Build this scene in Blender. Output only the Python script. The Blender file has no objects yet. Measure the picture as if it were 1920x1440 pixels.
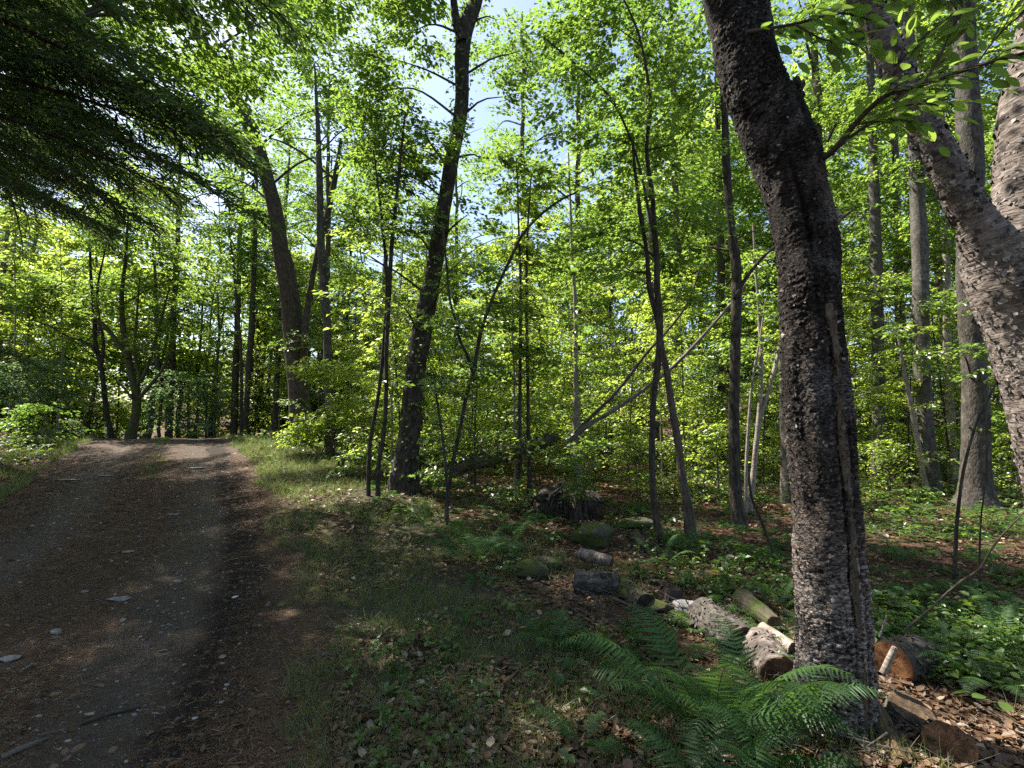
import bpy, math, random
import numpy as np
from mathutils import Vector, Matrix

random.seed(11)
RNG = np.random.default_rng(11)
scene = bpy.context.scene
COL = scene.collection

# ------------------------------------------------------------------ camera
F, CX, CY, HZ = 960.0, 960.0, 720.0, 790.0
PITCH = math.atan((HZ - CY) / F)
EYE = np.array([0.0, 0.0, 1.6])
cam = bpy.data.cameras.new('camera')
cam.sensor_width = 36.0
cam.lens = 36.0 * F / 1920.0
cam.clip_start = 0.05
cam.clip_end = 600.0
camo = bpy.data.objects.new('camera', cam)
COL.objects.link(camo)
camo.location = EYE
camo.rotation_euler = (math.pi / 2 + PITCH, 0, 0)
scene.camera = camo
_fw = np.array([0, math.cos(PITCH), math.sin(PITCH)])
_up = np.array([0, -math.sin(PITCH), math.cos(PITCH)])


def ray(u, v):
    return _fw + np.array([1.0, 0, 0]) * ((u - CX) / F) + _up * ((CY - v) / F)


def P(u, v, Y):
    """world point seen at photo pixel (u, v), at distance Y along the view's ground direction"""
    r = ray(u, v)
    return EYE + r * (Y / r[1])


def W(w, v, Y):
    """photo pixel width -> metres at that distance"""
    return w / F * Y / ray(CX, v)[1]


# ------------------------------------------------------------------ numpy noise
def _hash(ix, iy, iz):
    h = (ix * 374761393 + iy * 668265263 + iz * 2147483647 + 974711) & 0xFFFFFFFF
    h = ((h ^ (h >> 13)) * 1274126177) & 0xFFFFFFFF
    h = ((h ^ (h >> 16)) * 2246822519) & 0xFFFFFFFF
    return ((h ^ (h >> 15)) & 0xFFFFFF) / float(0xFFFFFF)


def vnoise(p):
    p = np.asarray(p, dtype=np.float64)
    i = np.floor(p).astype(np.int64)
    f = p - i
    f = f * f * (3 - 2 * f)
    x, y, z = i[:, 0], i[:, 1], i[:, 2]
    fx, fy, fz = f[:, 0], f[:, 1], f[:, 2]
    def L(a, b, t): return a + (b - a) * t
    c = [_hash(x + dx, y + dy, z + dz) for dz in (0, 1) for dy in (0, 1) for dx in (0, 1)]
    return L(L(L(c[0], c[1], fx), L(c[2], c[3], fx), fy), L(L(c[4], c[5], fx), L(c[6], c[7], fx), fy), fz) * 2 - 1


def fbm(p, octaves=4, gain=0.5):
    p = np.asarray(p, dtype=np.float64)
    s, a, t = 0, 1.0, 0
    for k in range(octaves):
        s = s + a * vnoise(p * 2 ** k + 17.3 * k)
        t += a
        a *= gain
    return s / t


def n2(x, y, sc, seed=0.0, oc=3):
    x = np.asarray(x, float); y = np.asarray(y, float)
    return fbm(np.stack([x.ravel() * sc, y.ravel() * sc, np.full(x.size, seed + 0.5)], 1), oc).reshape(x.shape)


def sstep(a, b, x):
    t = np.clip((x - a) / (b - a), 0, 1)
    return t * t * (3 - 2 * t)


# ------------------------------------------------------------------ terrain
_ry = np.array([-40, 0, 2.36, 3, 3.7, 4.9, 7, 9.5, 12, 16, 20, 26, 34, 60, 140.])
_rx = np.array([6, -.35, -.92, -1.18, -1.46, -1.98, -3.05, -4.6, -6.2, -8.8, -11.6, -16.5, -24, -50, -120.])
_hy = np.array([-40, 0, 3, 4.9, 7, 9.5, 12, 14, 16, 18, 21, 26, 40, 140.])
_hz = np.array([0, 0, 0, .05, .25, .52, .78, .96, 1.07, 1.02, .75, .3, .2, 9.0])
_fy = np.array([-40, 0, 3, 6, 10, 20, 40, 140.])
_fz = np.array([-.15, -.12, -.08, .08, .12, .12, .3, 9.0])


def xr(y): return np.interp(y, _ry, _rx)           # right edge of the road


def smooth_interp(y, a, b):
    return (np.interp(y - .8, a, b) + np.interp(y, a, b) * 2 + np.interp(y + .8, a, b)) / 4


def height(x, y):
    x = np.asarray(x, float); y = np.asarray(y, float)
    s = xr(y) - x                                   # >0 on the road (distance left of the right edge)
    hr = smooth_interp(y, _hy, _hz)
    hf = smooth_interp(y, _fy, _fz)
    o = -s
    far = 1.8 + 0.06 * np.clip(y, 0, 20)
    t = sstep(far - 1.2, far + 3.2, o)
    h = hr * (1 - t) + hf * t
    wood = sstep(0.2, 2.2, o)
    h = h + wood * (0.09 * n2(x, y, 0.45, 3) + 0.035 * n2(x, y, 1.7, 5) + .012 * n2(x, y, 6, 6))
    # little bank on the left of the road, wheel ruts, edge lip
    h = h + 0.30 * sstep(4.7, 7.0, s) + 0.10 * sstep(4.5, 7, s) * n2(x, y, 0.8, 8)
    on = sstep(-.1, .3, s) * (1 - sstep(4.0, 4.6, s))
    rut = np.exp(-((s - .95) / .33) ** 2) + np.exp(-((s - 3.1) / .38) ** 2)
    h = h - on * rut * 0.035 + on * (.018 * n2(x, y, 1.3, 9) + .008 * n2(x, y, 7, 10))
    # tyre tread pressed into the soft right rut
    tr = np.exp(-((s - .62) / .13) ** 2)
    h = h + on * tr * (.018 * np.sin(y * 34 + 8 * s) + .013 * np.sin(s * 60))
    h = h + 0.03 * np.exp(-((s + .15) / .25) ** 2) * (1 + n2(x, y, 2.5, 12))
    return h


def hz(x, y): return float(height(np.array([x]), np.array([y]))[0])


def G(u, v, y0=1.5, y1=60):
    """ground point seen at photo pixel (u, v)"""
    r = ray(u, v)
    ys = np.concatenate([np.arange(y0, 20, .02), np.arange(20, y1, .1)])
    p = EYE + r[None] * (ys / r[1])[:, None]
    d = p[:, 2] - height(p[:, 0], p[:, 1])
    k = np.argmax(d < 0) if (d < 0).any() else len(ys) - 1
    q = p[k].copy(); q[2] = hz(q[0], q[1])
    return q


# ------------------------------------------------------------------ mesh builder
def nrm(a): return a / np.maximum(np.linalg.norm(a, axis=-1, keepdims=True), 1e-9)


class MB:
    def __init__(s):
        s.v, s.f, s.b, s.n = [], [], [], 0

    def add(s, verts, faces, mat=0, smooth=False, bark=None):
        verts = np.asarray(verts, np.float32).reshape(-1, 3)
        faces = np.asarray(faces, np.int64)
        s.v.append(verts)
        s.b.append(np.asarray(verts if bark is None else bark, np.float32).reshape(-1, 3))
        s.f.append((faces + s.n, mat, smooth))
        s.n += len(verts)

    def mesh(s, name, mats):
        me = bpy.data.meshes.new(name)
        V = np.concatenate(s.v); nv = len(V)
        me.vertices.add(nv)
        me.vertices.foreach_set('co', V.ravel())
        loops = np.concatenate([f.ravel() for f, _, _ in s.f]).astype(np.int32)
        sizes = np.concatenate([np.full(len(f), f.shape[1]) for f, _, _ in s.f])
        me.loops.add(len(loops))
        me.loops.foreach_set('vertex_index', loops)
        me.polygons.add(len(sizes))
        me.polygons.foreach_set('loop_start', np.concatenate([[0], np.cumsum(sizes)[:-1]]).astype(np.int32))
        me.polygons.foreach_set('material_index', np.concatenate([np.full(len(f), m) for f, m, _ in s.f]).astype(np.int32))
        me.polygons.foreach_set('use_smooth', np.concatenate([np.full(len(f), sm) for f, _, sm in s.f]).astype(bool))
        a = me.attributes.new('bark', 'FLOAT_VECTOR', 'POINT')
        a.data.foreach_set('vector', np.concatenate(s.b).ravel())
        for m in mats: me.materials.append(m)
        me.update(calc_edges=True)
        return me


def hermite(pts, spacing):
    pts = np.asarray(pts, float)
    seg = np.linalg.norm(np.diff(pts[:, :3], axis=0), axis=1)
    t = np.concatenate([[0], np.cumsum(seg)])
    n = max(2, int(t[-1] / spacing) + 1)
    ts = np.linspace(0, t[-1], n)
    if len(pts) == 2:
        return np.stack([np.interp(ts, t, pts[:, k]) for k in range(pts.shape[1])], 1), ts
    m = np.gradient(pts, t, axis=0)
    i = np.clip(np.searchsorted(t, ts, side='right') - 1, 0, len(t) - 2)
    h = (t[i + 1] - t[i])[:, None]
    u = ((ts - t[i])[:, None]) / h
    r = (2 * u**3 - 3 * u**2 + 1) * pts[i] + (u**3 - 2 * u**2 + u) * h * m[i] + (-2 * u**3 + 3 * u**2) * pts[i + 1] + (u**3 - u**2) * h * m[i + 1]
    r[:, 3] = np.maximum(r[:, 3], .0008)
    return r, ts


def tube(mb, pts, nseg=10, spacing=.1, rough=0.0, rsc=8.0, flare=0.0, mat=0, lobes=5, seed=0.0, caps=False, ridge=None, wob=0.0, disp=None):
    """a tapering stem through (x, y, z, radius) points"""
    c, ts = hermite(pts, spacing)
    if wob:
        q = np.stack([ts * 1.3, np.full(len(ts), seed + 3.1), np.zeros(len(ts))], 1)
        c[:, 0] += wob * fbm(q, 2); q[:, 2] = 9.7; c[:, 1] += wob * fbm(q, 2)
    n = len(c)
    T = nrm(np.gradient(c[:, :3], axis=0))
    ref = np.array([0.0, -1.0, 0.0]) if abs(T[0, 1]) < .8 else np.array([0.0, 0, 1.0])
    X = np.zeros((n, 3))
    x = ref - T[0] * ref.dot(T[0])
    for i in range(n):
        x = x - T[i] * x.dot(T[i]); x = x / np.linalg.norm(x); X[i] = x
    Y = np.cross(T, X)
    th = np.linspace(0, 2 * np.pi, nseg, endpoint=False)
    R = np.repeat(c[:, 3][:, None], nseg, 1)
    L = ts[:, None] + 0 * th[None]
    cs, sn = np.cos(th)[None] + 0 * L, np.sin(th)[None] + 0 * L
    rm = max(float(np.median(c[:, 3])), .01)
    bk = np.stack([cs * rm, sn * rm, L + seed], -1)
    if flare:
        R = R * (1 + flare * np.exp(-L / (rm * 1.7)) * (.55 + .45 * np.cos(lobes * th[None] + seed * 7 + 1.3 * np.sin(2 * th[None] + seed))))
    if rough:
        q = bk.reshape(-1, 3) * np.array([1, 1, .35]) * rsc
        d = fbm(q, 4, .6).reshape(n, nseg)
        big = fbm(bk.reshape(-1, 3) * np.array([1, 1, .6]) * (0.35 / rm), 2).reshape(n, nseg)
        R = R * (1 + .10 * big) + rough * d
    if disp is not None:
        R = R + disp(bk.reshape(-1, 3)).reshape(n, nseg)
    if ridge is not None:
        R = R + ridge(th[None] + 0 * L, L)
    ring = c[:, None, :3] + R[..., None] * (cs[..., None] * X[:, None] + sn[..., None] * Y[:, None])
    a = np.arange(n - 1)[:, None] * nseg + np.arange(nseg)[None]
    b = np.arange(n - 1)[:, None] * nseg + (np.arange(nseg)[None] + 1) % nseg
    fc = np.stack([a, b, b + nseg, a + nseg], -1).reshape(-1, 4)
    mb.add(ring.reshape(-1, 3), fc, mat, True, bk.reshape(-1, 3))
    if caps:
        for e, sg in ((0, -1), (n - 1, 1)):
            o = mb.n
            ctr = c[e, :3] + T[e] * sg * .004
            vv = np.concatenate([ring[e], [ctr]])
            ii = np.arange(nseg)
            jj = (ii + 1) % nseg
            fs = np.stack([ii, jj, np.full(nseg, nseg)], 1) if sg > 0 else np.stack([jj, ii, np.full(nseg, nseg)], 1)
            mb.add(vv, fs, mat, False)
    return ring, T, c


def template(mb, tv, tf, Pp, D, N, sc, mat=0, smooth=False, wid=None):
    """copies of a small shape; tv columns: side, along, normal"""
    Pp = np.asarray(Pp, float); n = len(Pp)
    D = nrm(np.asarray(D, float))
    S = nrm(np.cross(D, N)); N = np.cross(S, D)
    sc = np.broadcast_to(np.asarray(sc, float), (n,))[:, None, None]
    wd = 1.0 if wid is None else np.broadcast_to(np.asarray(wid, float), (n,))[:, None, None]
    V = Pp[:, None] + sc * (tv[None, :, 0:1] * wd * S[:, None] + tv[None, :, 1:2] * D[:, None] + tv[None, :, 2:3] * N[:, None])
    tf = np.asarray(tf)
    fc = (np.arange(n)[:, None, None] * len(tv) + tf[None]).reshape(-1, tf.shape[1])
    mb.add(V.reshape(-1, 3), fc, mat, smooth)


KITE = (np.array([[0, 0, 0], [-.31, .42, .07], [.31, .42, .07], [0, 1, -.10]]), [[0, 2, 3], [0, 3, 1]])
LEAF6 = (np.array([[0, 0, 0], [-.27, .3, .06], [.27, .3, .06], [-.22, .66, .02], [.22, .66, .02], [0, 1, -.14], [0, .45, 0]]),
         [[0, 2, 6], [0, 6, 1], [6, 2, 4], [6, 3, 1], [6, 4, 5], [6, 5, 3]])
_s = [0, .06, .16, .28, .40, .52, .64, .75, .85, .93, 1.0]
_w = [0, .09, .20, .27, .30, .30, .275, .23, .16, .07, 0]
_hv = [[0, t, -.10 * t * t] for t in _s]
for t, w in zip(_s[1:-1], _w[1:-1]): _hv.append([-w, t + .015, -.10 * t * t + .16 * w])
for t, w in zip(_s[1:-1], _w[1:-1]): _hv.append([w, t + .015, -.10 * t * t + .16 * w])
_hf = []
for i in range(10):
    l0, l1 = (11 + i - 1 if i > 0 else 0), (11 + i if i < 9 else 10)
    r0, r1 = (20 + i - 1 if i > 0 else 0), (20 + i if i < 9 else 10)
    if i == 0: _hf += [[0, 1, l1], [0, r1, 1]]
    elif i == 9: _hf += [[l0, 9, 10], [9, r0, 10]]
    else: _hf += [[l0, i, i + 1], [l0, i + 1, l1], [i, r0, r1], [i, r1, i + 1]]
BIGLEAF = (np.array(_hv), _hf)
LITTER = (np.array([[0, 0, 0], [-.3, .3, .09], [.3, .35, .05], [-.24, .7, .12], [.25, .68, .05], [0, 1, .07], [0, .5, 0]]), LEAF6[1])
NEEDLE = (np.array([[-.018, 0, 0], [.018, 0, 0], [.012, .55, .03], [-.012, .55, .03], [0, 1, 0]]), [[0, 1, 2], [0, 2, 3], [3, 2, 4]])
BLADE = (np.array([[-.016, 0, 0], [.016, 0, 0], [-.013, .4, .05], [.013, .4, .05], [-.008, .75, .2], [.008, .75, .2], [0, 1, .42]]),
         [[0, 1, 3], [0, 3, 2], [2, 3, 5], [2, 5, 4], [4, 5, 6]])


# ------------------------------------------------------------------ materials
class NT:
    def __init__(s, name):
        s.m = bpy.data.materials.new(name); s.m.use_nodes = True
        s.t = s.m.node_tree; s.t.nodes.clear()
        s.out = s.n('ShaderNodeOutputMaterial')

    def n(s, kind, **kw):
        x = s.t.nodes.new(kind)
        for k, v in kw.items():
            if k.startswith('i_'):
                x.inputs[int(k[2:]) if k[2:].isdigit() else k[2:]].default_value = v
            else: setattr(x, k, v)
        return x

    def l(s, a, b): s.t.links.new(a, b)

    def ramp(s, fac, stops, interp='LINEAR'):
        r = s.n('ShaderNodeValToRGB'); e = r.color_ramp.elements
        r.color_ramp.interpolation = interp
        while len(e) < len(stops): e.new(.5)
        for k, (p, c) in enumerate(stops):
            e[k].position = p; e[k].color = (*c, 1) if len(c) == 3 else c
        s.l(fac, r.inputs[0]); return r.outputs[0]

    def noise(s, vec, scale, detail=4, rough=.55, dist=0):
        x = s.n('ShaderNodeTexNoise'); x.inputs['Scale'].default_value = scale; x.inputs['Detail'].default_value = detail
        x.inputs['Roughness'].default_value = rough; x.inputs['Distortion'].default_value = dist
        if vec is not None: s.l(vec, x.inputs['Vector'])
        return x.outputs['Fac']

    def mapping(s, vec, sc):
        x = s.n('ShaderNodeMapping'); x.inputs['Scale'].default_value = sc; s.l(vec, x.inputs['Vector']); return x.outputs[0]

    def mix(s, f, a, b, mode='MIX'):
        x = s.n('ShaderNodeMix', data_type='RGBA', blend_type=mode)
        for sock, val in ((x.inputs[0], f), (x.inputs[6], a), (x.inputs[7], b)):
            if hasattr(val, 'links') or hasattr(val, 'is_linked'): s.l(val, sock)
            else: sock.default_value = (*val, 1) if isinstance(val, tuple) and len(val) == 3 else val
        return x.outputs[2]

    def math(s, op, a, b=None, clamp=False):
        x = s.n('ShaderNodeMath', operation=op, use_clamp=clamp)
        for k, v in enumerate((a, b)):
            if v is None: continue
            if hasattr(v, 'is_linked'): s.l(v, x.inputs[k])
            else: x.inputs[k].default_value = v
        return x.outputs[0]

    def attr(s, name, out='Vector'):
        return s.n('ShaderNodeAttribute', attribute_name=name).outputs[out]

    def pos(s): return s.n('ShaderNodeNewGeometry').outputs['Position']

    def island(s): return s.n('ShaderNodeNewGeometry').outputs['Random Per Island']

    def objrand(s): return s.n('ShaderNodeObjectInfo').outputs['Random']

    def finish(s, color, rough=.9, bump=None, bd=.01, bs=.6, spec=.25):
        p = s.n('ShaderNodeBsdfPrincipled')
        p.inputs['Specular IOR Level'].default_value = spec
        if hasattr(color, 'is_linked'): s.l(color, p.inputs['Base Color'])
        else: p.inputs['Base Color'].default_value = (*color, 1)
        if hasattr(rough, 'is_linked'): s.l(rough, p.inputs['Roughness'])
        else: p.inputs['Roughness'].default_value = rough
        if bump is not None:
            b = s.n('ShaderNodeBump'); b.inputs['Strength'].default_value = bs; b.inputs['Distance'].default_value = bd
            s.l(bump, b.inputs['Height']); s.l(b.outputs[0], p.inputs['Normal'])
        s.l(p.outputs[0], s.out.inputs[0]); return s.m


def leaf_mat(name, ra, rb, ta, tb, trans=.5, gloss=.05, rough=.38, rare=None):
    t = NT(name)
    f = t.island(); o = t.objrand()
    f2 = t.math('ADD', t.math('MULTIPLY', f, .7), t.math('MULTIPLY', o, .3))
    stops = lambda a, b: [(0, a), (1, b)]
    rc = t.ramp(f2, stops(ra, rb)); tc = t.ramp(f2, stops(ta, tb))
    if rare:
        g = t.math('GREATER_THAN', f, 1 - rare[0])
        rc = t.mix(g, rc, rare[1]); tc = t.mix(g, tc, rare[1])
    d = t.n('ShaderNodeBsdfDiffuse'); t.l(rc, d.inputs[0])
    tr = t.n('ShaderNodeBsdfTranslucent'); t.l(tc, tr.inputs[0])
    m = t.n('ShaderNodeMixShader'); m.inputs[0].default_value = trans
    t.l(d.outputs[0], m.inputs[1]); t.l(tr.outputs[0], m.inputs[2])
    g = t.n('ShaderNodeBsdfGlossy'); g.inputs['Roughness'].default_value = rough
    m2 = t.n('ShaderNodeMixShader'); m2.inputs[0].default_value = gloss
    t.l(m.outputs[0], m2.inputs[1]); t.l(g.outputs[0], m2.inputs[2])
    t.l(m2.outputs[0], t.out.inputs[0])
    return t.m


LEAF = leaf_mat('beech_leaf', (.045, .085, .016), (.085, .13, .022), (.20, .34, .04), (.33, .47, .07), .58, .05)  # transmission kept darker, so the crowns are coloured shadier than the saplings
LEAF_LIT = leaf_mat('lit_beech_leaf', (.05, .095, .018), (.09, .14, .026), (.38, .53, .055), (.56, .67, .10), .64, .05)  # brighter copy of the beech leaf, sunlit glow put into its transmission colour
LEAF_MID = leaf_mat('maple_leaf', (.035, .075, .018), (.06, .105, .024), (.18, .33, .04), (.31, .46, .065), .55, .06)
LEAF_DK = leaf_mat('dark_leaf', (.035, .070, .018), (.06, .10, .022), (.14, .27, .03), (.25, .38, .04), .45, .06)
LEAF_BL = leaf_mat('bluish_leaf', (.06, .115, .055), (.09, .15, .075), (.22, .36, .12), (.30, .44, .15), .48, .03, .5)  # reflected sky put into the leaf colour as a bluish cast
LEAF_FAR = leaf_mat('far_leaf', (.05, .09, .02), (.09, .135, .03), (.36, .50, .06), (.52, .63, .10), .60, .04)  # transmission colour raised to paint a sunlit glow on the far wood
NEEDLE_G = leaf_mat('hemlock_needles', (.026, .060, .020), (.050, .090, .030), (.10, .18, .04), (.16, .25, .06), .40, .03, .5)
FERN_M = leaf_mat('fern_green', (.028, .078, .024), (.050, .108, .032), (.11, .23, .035), (.18, .32, .05), .40, .025, .5)
COVER_M = leaf_mat('seedling_green', (.045, .095, .020), (.08, .14, .030), (.20, .34, .03), (.32, .45, .05), .45, .06, .4)
GRASS_M = leaf_mat('grass_green', (.052, .090, .026), (.10, .14, .045), (.17, .27, .05), (.26, .34, .08), .45, .04, .45, (.24, (.22, .17, .08)))
LITTER_M = leaf_mat('dry_leaf', (.055, .028, .015), (.24, .145, .08), (.10, .045, .02), (.20, .10, .04), .2, .04, .5, (.06, (.36, .28, .20)))
NEEDLE_B = leaf_mat('dry_needles', (.115, .060, .032), (.25, .148, .085), (.08, .04, .02), (.10, .05, .02), .15, .03, .5, (.06, (.36, .28, .19)))


def bark_mat(name, dark, mid, light, cover=.5, stretch=(1, 1, .25), scale=28, bands=0.0, rough=.9, bd=.012, lichen=None, moss=None, bs=.8):
    t = NT(name)
    b = t.attr('bark')
    v = t.mapping(b, stretch)
    n1 = t.noise(v, scale, 6, .65, .4)
    n2_ = t.noise(b, scale * .22, 3, .6)
    f = t.math('ADD', t.math('MULTIPLY', n1, .75), t.math('MULTIPLY', n2_, .25))
    lo = .5 - .12 + (.5 - cover) * .3
    c = t.ramp(f, [(max(0, lo - .08), dark), (lo + .06, mid), (min(1, lo + .26), light)])
    h = n1
    if bands:
        vb = t.mapping(b, (3, 3, 60)); nb = t.noise(vb, 1.4, 3, .6)
        g = t.ramp(nb, [(.50, (0, 0, 0)), (.60, (1, 1, 1))])
        c = t.mix(t.math('MULTIPLY', g, bands), c, dark)
        h = t.math('SUBTRACT', n1, t.math('MULTIPLY', g, .5))
    if lichen:
        nl = t.noise(b, 9, 5, .7, .6)
        c = t.mix(t.ramp(nl, [(.57, (0, 0, 0)), (.66, (1, 1, 1))]), c, lichen)
    if moss:
        nm = t.noise(b, 5, 5, .7, .3)
        c = t.mix(t.ramp(nm, [(.46, (0, 0, 0)), (.58, (1, 1, 1))]), c, moss)
    vor = t.n('ShaderNodeTexVoronoi', feature='DISTANCE_TO_EDGE'); vor.inputs['Scale'].default_value = scale * 1.1
    t.l(v, vor.inputs['Vector'])
    hh = t.math('ADD', h, t.math('MULTIPLY', t.math('MINIMUM', vor.outputs['Distance'], .25), 1.6))
    return t.finish(c, rough, hh, bd, bs, .2)


BARK_BROWN = bark_mat('brown_bark', (.018, .014, .011), (.060, .045, .034), (.13, .105, .085), .5, (1, 1, .18), 34)
BARK_GREY = bark_mat('grey_bark', (.022, .019, .017), (.070, .062, .053), (.15, .138, .12), .5, (1, 1, .5), 16, .3, lichen=(.17, .165, .14), bd=.006)
BARK_PALE = bark_mat('pale_bark', (.08, .062, .048), (.20, .165, .135), (.33, .29, .25), .55, (1, 1, .6), 20, .35, bd=.006)
BARK_DARK = bark_mat('dark_bark', (.012, .010, .008), (.035, .028, .022), (.10, .085, .07), .42, (1, 1, .22), 36)
BARK_DEAD = bark_mat('dead_wood', (.03, .025, .02), (.095, .08, .065), (.22, .19, .16), .5, (1, 1, .10), 30, bd=.006)
BARK_MOSS = bark_mat('mossy_bark', (.02, .018, .012), (.06, .05, .035), (.12, .10, .07), .5, (1, 1, .3), 26, moss=(.055, .075, .018))
BARK_BIRCH = bark_mat('birch_bark', (.022, .017, .014), (.115, .091, .077), (.29, .245, .215), .5, (1, 1, 2.0), 13, .25, bd=.012)
BARK_LOG = bark_mat('log_bark', (.013, .011, .009), (.045, .038, .032), (.105, .092, .08), .48, (1, 1, .4), 24, lichen=(.115, .115, .085), moss=None)
BARK_SEAM = bark_mat('seam_bark', (.022, .016, .011), (.065, .048, .032), (.14, .11, .075), .5, (1, 1, .3), 30)
TWIG = bark_mat('twig_bark', (.02, .016, .012), (.05, .04, .03), (.10, .08, .06), .5, (1, 1, .3), 40, bd=.002)


def hero_bark():
    t = NT('flaky_dark_bark')
    b = t.attr('bark')
    nz = t.noise(t.mapping(b, (1, 1, 1.7)), 46, 7, .72, .9)              # ragged little horizontal scales
    nl = t.noise(t.mapping(b, (1, 1, .5)), 6, 4, .6, .3)
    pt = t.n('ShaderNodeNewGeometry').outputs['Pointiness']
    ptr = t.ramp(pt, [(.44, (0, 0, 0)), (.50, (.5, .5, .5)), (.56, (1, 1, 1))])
    zz = t.n('ShaderNodeSeparateXYZ'); t.l(b, zz.inputs[0])
    low = t.n('ShaderNodeMapRange'); low.inputs[1].default_value = 3.75; low.inputs[2].default_value = 2.75  # colour lightened towards the foot, painting in its sunlit patch; darker above
    low.inputs[3].default_value = -.065; low.inputs[4].default_value = .10; t.l(zz.outputs[2], low.inputs[0])
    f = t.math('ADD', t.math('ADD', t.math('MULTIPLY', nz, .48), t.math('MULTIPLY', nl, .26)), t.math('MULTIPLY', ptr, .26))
    f = t.math('ADD', f, low.outputs[0])
    c = t.ramp(f, [(.40, (.012, .010, .008)), (.50, (.050, .039, .032)), (.58, (.15, .122, .104)), (.70, (.44, .38, .335))])
    hs = t.noise(t.mapping(b, (1, 1, 2.6)), 30, 5, .7, .7)
    c = t.mix(1.0, c, t.ramp(hs, [(.40, (.10, .09, .085)), (.52, (.85, .85, .85)), (.62, (1.3, 1.28, 1.25))]), 'MULTIPLY')
    ps = t.noise(t.mapping(b, (1, 1, .7)), 3.2, 5, .7, .5)
    sv = t.noise(t.mapping(b, (1, 1, 2.5)), 60, 4, .7)
    c = t.mix(t.math('MULTIPLY', t.ramp(ps, [(.52, (0, 0, 0)), (.64, (1, 1, 1))]), t.ramp(sv, [(.44, (0, 0, 0)), (.58, (.85, .85, .85))])), c, (.21, .19, .175))
    vor = t.n('ShaderNodeTexVoronoi', feature='DISTANCE_TO_EDGE'); vor.inputs['Scale'].default_value = 40
    t.l(t.mapping(b, (1, 1, 1.6)), vor.inputs['Vector'])
    h = t.math('ADD', nz, t.math('MULTIPLY', t.math('MINIMUM', vor.outputs['Distance'], .3), 1.2))
    return t.finish(c, .92, h, .018, 1.0, .18)


HERO_BARK = hero_bark()


def hero_flake():
    t = NT('bark_scale')
    nb = t.ramp(t.noise(t.attr('bark'), 5, 4, .6), [(.35, (.25, .25, .25)), (.65, (1.15, 1.15, 1.15))])
    c = t.ramp(t.island(), [(0, (.012, .009, .008)), (.55, (.050, .038, .033)), (.85, (.13, .102, .09)), (1, (.30, .26, .24))])
    return t.finish(t.mix(1.0, c, nb, 'MULTIPLY'), .9, None, spec=.2)


FLAKE = hero_flake()


def wood_mat(name, a, b, rings=120):
    t = NT(name)
    p = t.attr('bark')
    w = t.n('ShaderNodeTexWave', wave_type='RINGS', rings_direction='Z'); w.inputs['Scale'].default_value = rings * .45
    w.inputs['Distortion'].default_value = 3; w.inputs['Detail'].default_value = 3; t.l(p, w.inputs['Vector'])
    n = t.noise(p, 22, 5, .6)
    f = t.math('ADD', t.math('MULTIPLY', w.outputs['Fac'], .16), t.math('MULTIPLY', n, .84))
    xyz = t.n('ShaderNodeSeparateXYZ'); t.l(p, xyz.inputs[0])
    an = t.math('ARCTAN2', xyz.outputs[1], xyz.outputs[0])
    cv = t.n('ShaderNodeCombineXYZ'); t.l(t.math('MULTIPLY', an, 3.0), cv.inputs[0])
    t.l(t.math('MULTIPLY', t.math('ADD', t.math('MULTIPLY', xyz.outputs[0], xyz.outputs[0]), t.math('MULTIPLY', xyz.outputs[1], xyz.outputs[1])), 60.0), cv.inputs[1]); t.l(xyz.outputs[2], cv.inputs[2])
    cr = t.ramp(t.noise(cv.outputs[0], 2.2, 3, .6), [(.47, (0, 0, 0)), (.495, (1, 1, 1)), (.52, (0, 0, 0))])
    st = t.ramp(t.noise(p, 9, 4, .6), [(.40, (.35, .35, .35)), (.62, (1, 1, 1))])
    col = t.mix(1.0, t.ramp(f, [(.25, a), (.75, b)]), st, 'MULTIPLY')
    col = t.mix(t.math('MULTIPLY', cr, .8), col, (.02, .014, .010))
    return t.finish(col, .85, t.math('SUBTRACT', f, cr), .006, .7)


WOOD_ORANGE = wood_mat('fresh_cut_wood', (.13, .052, .020), (.36, .17, .07))
WOOD_TAN = wood_mat('weathered_cut_wood', (.07, .043, .024), (.20, .13, .075))
WOOD_GREY = wood_mat('old_cut_wood', (.03, .024, .019), (.11, .085, .065))
WOOD_YELLOW = wood_mat('split_wood', (.20, .13, .055), (.36, .26, .13))


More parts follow.
